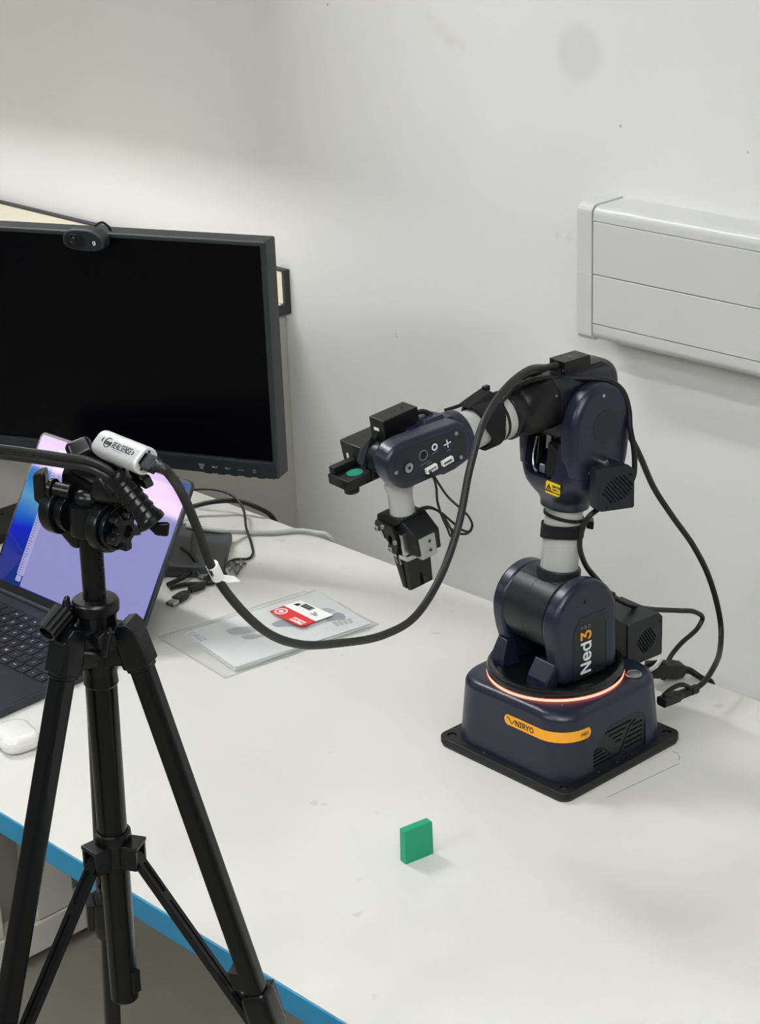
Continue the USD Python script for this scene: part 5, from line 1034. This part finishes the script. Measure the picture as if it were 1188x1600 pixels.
part('strap_tab', rhull([(.108, -.014, Q+.0255), (.142, -.012, Q+.0250), (.108, .006, Q+.0265), (.144, .004, Q+.0255), (.112, -.012, Q+.0320), (.138, -.008, Q+.0290), (.114, .002, Q+.0320)], .0016), 'velcro', t5, 'bunched end of the strap')
part('tie_head', box((.112, -.006, Q+.0345), (.0070, .0055, .0055), .0008), 'black', t5)
part('inner_band', lathe([(.0209, 0), (.0219, 0), (.0219, .003), (.0209, .003), (.0209, 0)], 40, basis((.1152, 0, Q), (0, 1, 0), (0, 0, 1), (1, 0, 0))), 'black', t5)
UW = np.eye(4); UW[:3, :3] = U[:3, :3] @ UA[:3, :3]; UW[:3, 3] = RO+U[:3, :3] @ UA[:3, 3]
t6 = thing('upper_arm_strap', 'narrow black hook-and-loop strap wrapped round the pale upper arm tube', 'strap', UW)
st = []
for a in np.linspace(0, 2*np.pi, 56, endpoint=False):
    w0 = .0850+.0012*math.sin(a*2)+.002*math.sin(a); w1 = .1000+.002*math.sin(a)
    st.append([(.0212*math.cos(a), .0212*math.sin(a), w0), (.0238*math.cos(a), .0238*math.sin(a), w0), (.0238*math.cos(a), .0238*math.sin(a), w1), (.0212*math.cos(a), .0212*math.sin(a), w1)])
part('band', ringloft(st), 'velcro', t6, smooth=40)
st = []
for a in np.linspace(0, 2*np.pi, 48, endpoint=False):
    w0 = .1070+.003*math.sin(a+2.2)
    st.append([(.0210*math.cos(a), .0210*math.sin(a), w0), (.0226*math.cos(a), .0226*math.sin(a), w0), (.0226*math.cos(a), .0226*math.sin(a), w0+.0034), (.0210*math.cos(a), .0210*math.sin(a), w0+.0034)])
part('tie', ringloft(st), 'black', t6, 'thin cable tie above the strap', smooth=40)
part('tie_head', rhull([(-.012, .026, .1000), (-.012, .026, .1060), (-.024, .020, .1000), (-.024, .020, .1060), (-.014, .031, .1000), (-.014, .031, .1060)], .0014), 'black', t6)

# ------------------------------------------------------------------ cables of the robot
P3 = lambda px, py, n: onplane(px, py, fn(0, n, 0), en)
cable('elbow_cable', 'black cable crossing over the robot elbow and down into its square fan housing', [P3(790, 616, -.004), P3(806, 604, .006), P3(826, 596, .010), P3(852, 591, .012), P3(880, 590, .016), P3(908, 591, .026), P3(935, 592, .036), P3(957, 597, .044), P3(974, 612, .048), P3(983, 640, .050), P3(985, 668, .054), P3(990, 695, .058), P3(992, 722, .060), P3(990, 745, .060), P3(983, 757, .056)], .0030)
cable('base_cable', 'long black cable arcing from the robot elbow down to the base plug', [P3(962, 640, .040), P3(979, 670, .038), P3(1000, 712, .034), P3(1022, 762, .026), P3(1052, 808, .020), P3(1082, 850, .010), P3(1106, 896, .0), P3(1120, 940, -.004), P3(1127, 980, -.006), P3(1126, 1012, -.004)*.5+tz(1126, 1012, .05)*.5, tz(1116, 1042, .042), tz(1100, 1066, .036), tz(1086, 1077, .034)], .0034)
pA_, pB_ = tz(1086, 1077, .034), tz(1034, 1097, .036)
t = thing('base_plug', 'black plug and ribbed sleeve entering the back of the robot base', 'plug', pB_)
d_ = pA_-pB_; w_ = unit(np.cross(d_, ez)); du = unit(d_); dv = np.cross(w_, du)
part('body', loft([np.array([d_*s+w_*x+dv*y for x, y in rsq(a, b, min(a, b)*.6, 5)]) for s, a, b in ((.0, .0075, .0055), (.45, .0075, .0055), (.5, .006, .0048), (.62, .005, .0042))]), 'rubber', t)
part('strain_relief', join(*[loft([np.array([d_*s+w_*x+dv*y for x, y in rsq(.0052-.0008*k*.3, .0046, .003, 5)]) for s in (.64+.07*k, .685+.07*k)]) for k in range(3)]), 'rubber', t)
part('lead', tube([d_*.62, d_*.8, d_*.93], .0034, 10), 'cable_black', t)
part('sleeve', cyl(d_*.87, d_*1.05, .0056), 'rubber', t, 'sleeve round both strands')
part('second_strand', tube([d_*.05+dv*.0075, d_*.3+dv*.0125, d_*.6+dv*.0125, d_*.88+dv*.0030], .0028, 8), 'cable_black', t)
cable('upper_arm_cable', 'kinked black cable looping from the upper arm strap down behind the base', [P3(956, 774, .040), P3(938, 793, .042), P3(921, 807, .040), P3(910, 828, .032), P3(906, 852, .030), P3(914, 880, .030), P3(934, 906, .026), P3(962, 934, .014), P3(990, 947, .0), P3(1020, 952, -.010), P3(1060, 954, -.022), P3(1086, 956, -.030), P3(1098, 966, -.034), P3(1090, 982, -.034), P3(1064, 1006, -.030), P3(1047, 1028, -.028), P3(1040, 1048, -.026), P3(1036, 1064, -.026)], .0030)
# mains lead behind the base
m0, m1, m2 = tz(1024, 1046, .02), tz(1068, 1046, .012), tz(1098, 1060, .004)
t = thing('mains_plug', 'thick black mains plug and lead lying on the table behind the robot base', 'plug', m0)
dd = m1-m0; hh_ = unit(np.cross(ez, dd)); vv_ = unit(np.cross(dd, hh_))
part('body', loft([np.array([dd*s+hh_*x+vv_*y for x, y in rsq(a, b, min(a, b)*.5, 5)]) for s, a, b in ((-.25, .0105, .0085), (.62, .0115, .0095), (.9, .0100, .0085), (1.0, .0065, .0055), (1.06, .0052, .0045))]), 'rubber', t)
part('lead', tube([dd*1.02, dd*1.25+ez*-.002, m2-m0, ony(1112, 1066, TYB+.005)-m0, ony(1118, 1074, TYB+.012)-m0+ez*-.08], [.0050, .0042, .0036, .0034, .0034], 10), 'cable_black', t)
part('white_tie', tube([tz(1016, 1047, .030)-m0, tz(1024, 1042, .034)-m0, tz(1034, 1029, .042)-m0], .0026, 8), 'white_plastic', t, 'short white tie')
part('clip', tube([tz(1004, 1046, .025)-m0, tz(1014, 1038, .03)-m0, tz(1030, 1035, .03)-m0, tz(1040, 1040, .025)-m0], .0028, 8), 'cable_black', t)
# gripper leads
g0 = P3(673, 737, .036)
gc = lambda L_, dn=0.: [P3(px, py, n+dn) for px, py, n in L_]
t = thing('gripper_lead', 'thin black twin lead looping from the wrist connector to the gripper', 'cable', g0)
for k, L_ in enumerate(([(673, 737, .036), (679, 750, .038), (682, 762, .038), (684, 785, .034), (694, 812, .030), (713, 832, .028), (731, 833, .028), (738, 822, .028), (733, 808, .029), (718, 793, .031), (700, 776, .034), (686, 756, .037), (676, 740, .036)],
                        [(684, 784, .034), (690, 805, .030), (699, 825, .028), (705, 838, .027), (707, 834, .027), (700, 818, .027), (692, 806, .027), (683, 797, .026), (670, 792, .024), (658, 794, .020), (651, 798, .016)],
                        [(651, 800, .014), (660, 796, .019), (672, 794, .024), (688, 800, .026), (706, 815, .028), (722, 828, .029), (735, 830, .029), (739, 820, .029)])):
    part('strand', tube(np.array(gc(L_))-g0, .00125, 8), 'cable_black', t)
cable('forearm_cable', 'thin black cable running along the top of the forearm to the wrist', [P3(696, 641, -.014), P3(712, 636, -.014), P3(728, 630, -.012), P3(742, 625, -.010), P3(754, 621, -.006)], .0019)
cable('sleeve_cable', 'thin black cable running under the camera cable along the robot forearm', [P3(775, 634, .012), P3(788, 624, .014), P3(803, 606, .010), P3(820, 590, .0), P3(846, 582, -.004), P3(868, 586, .0)], .0020)
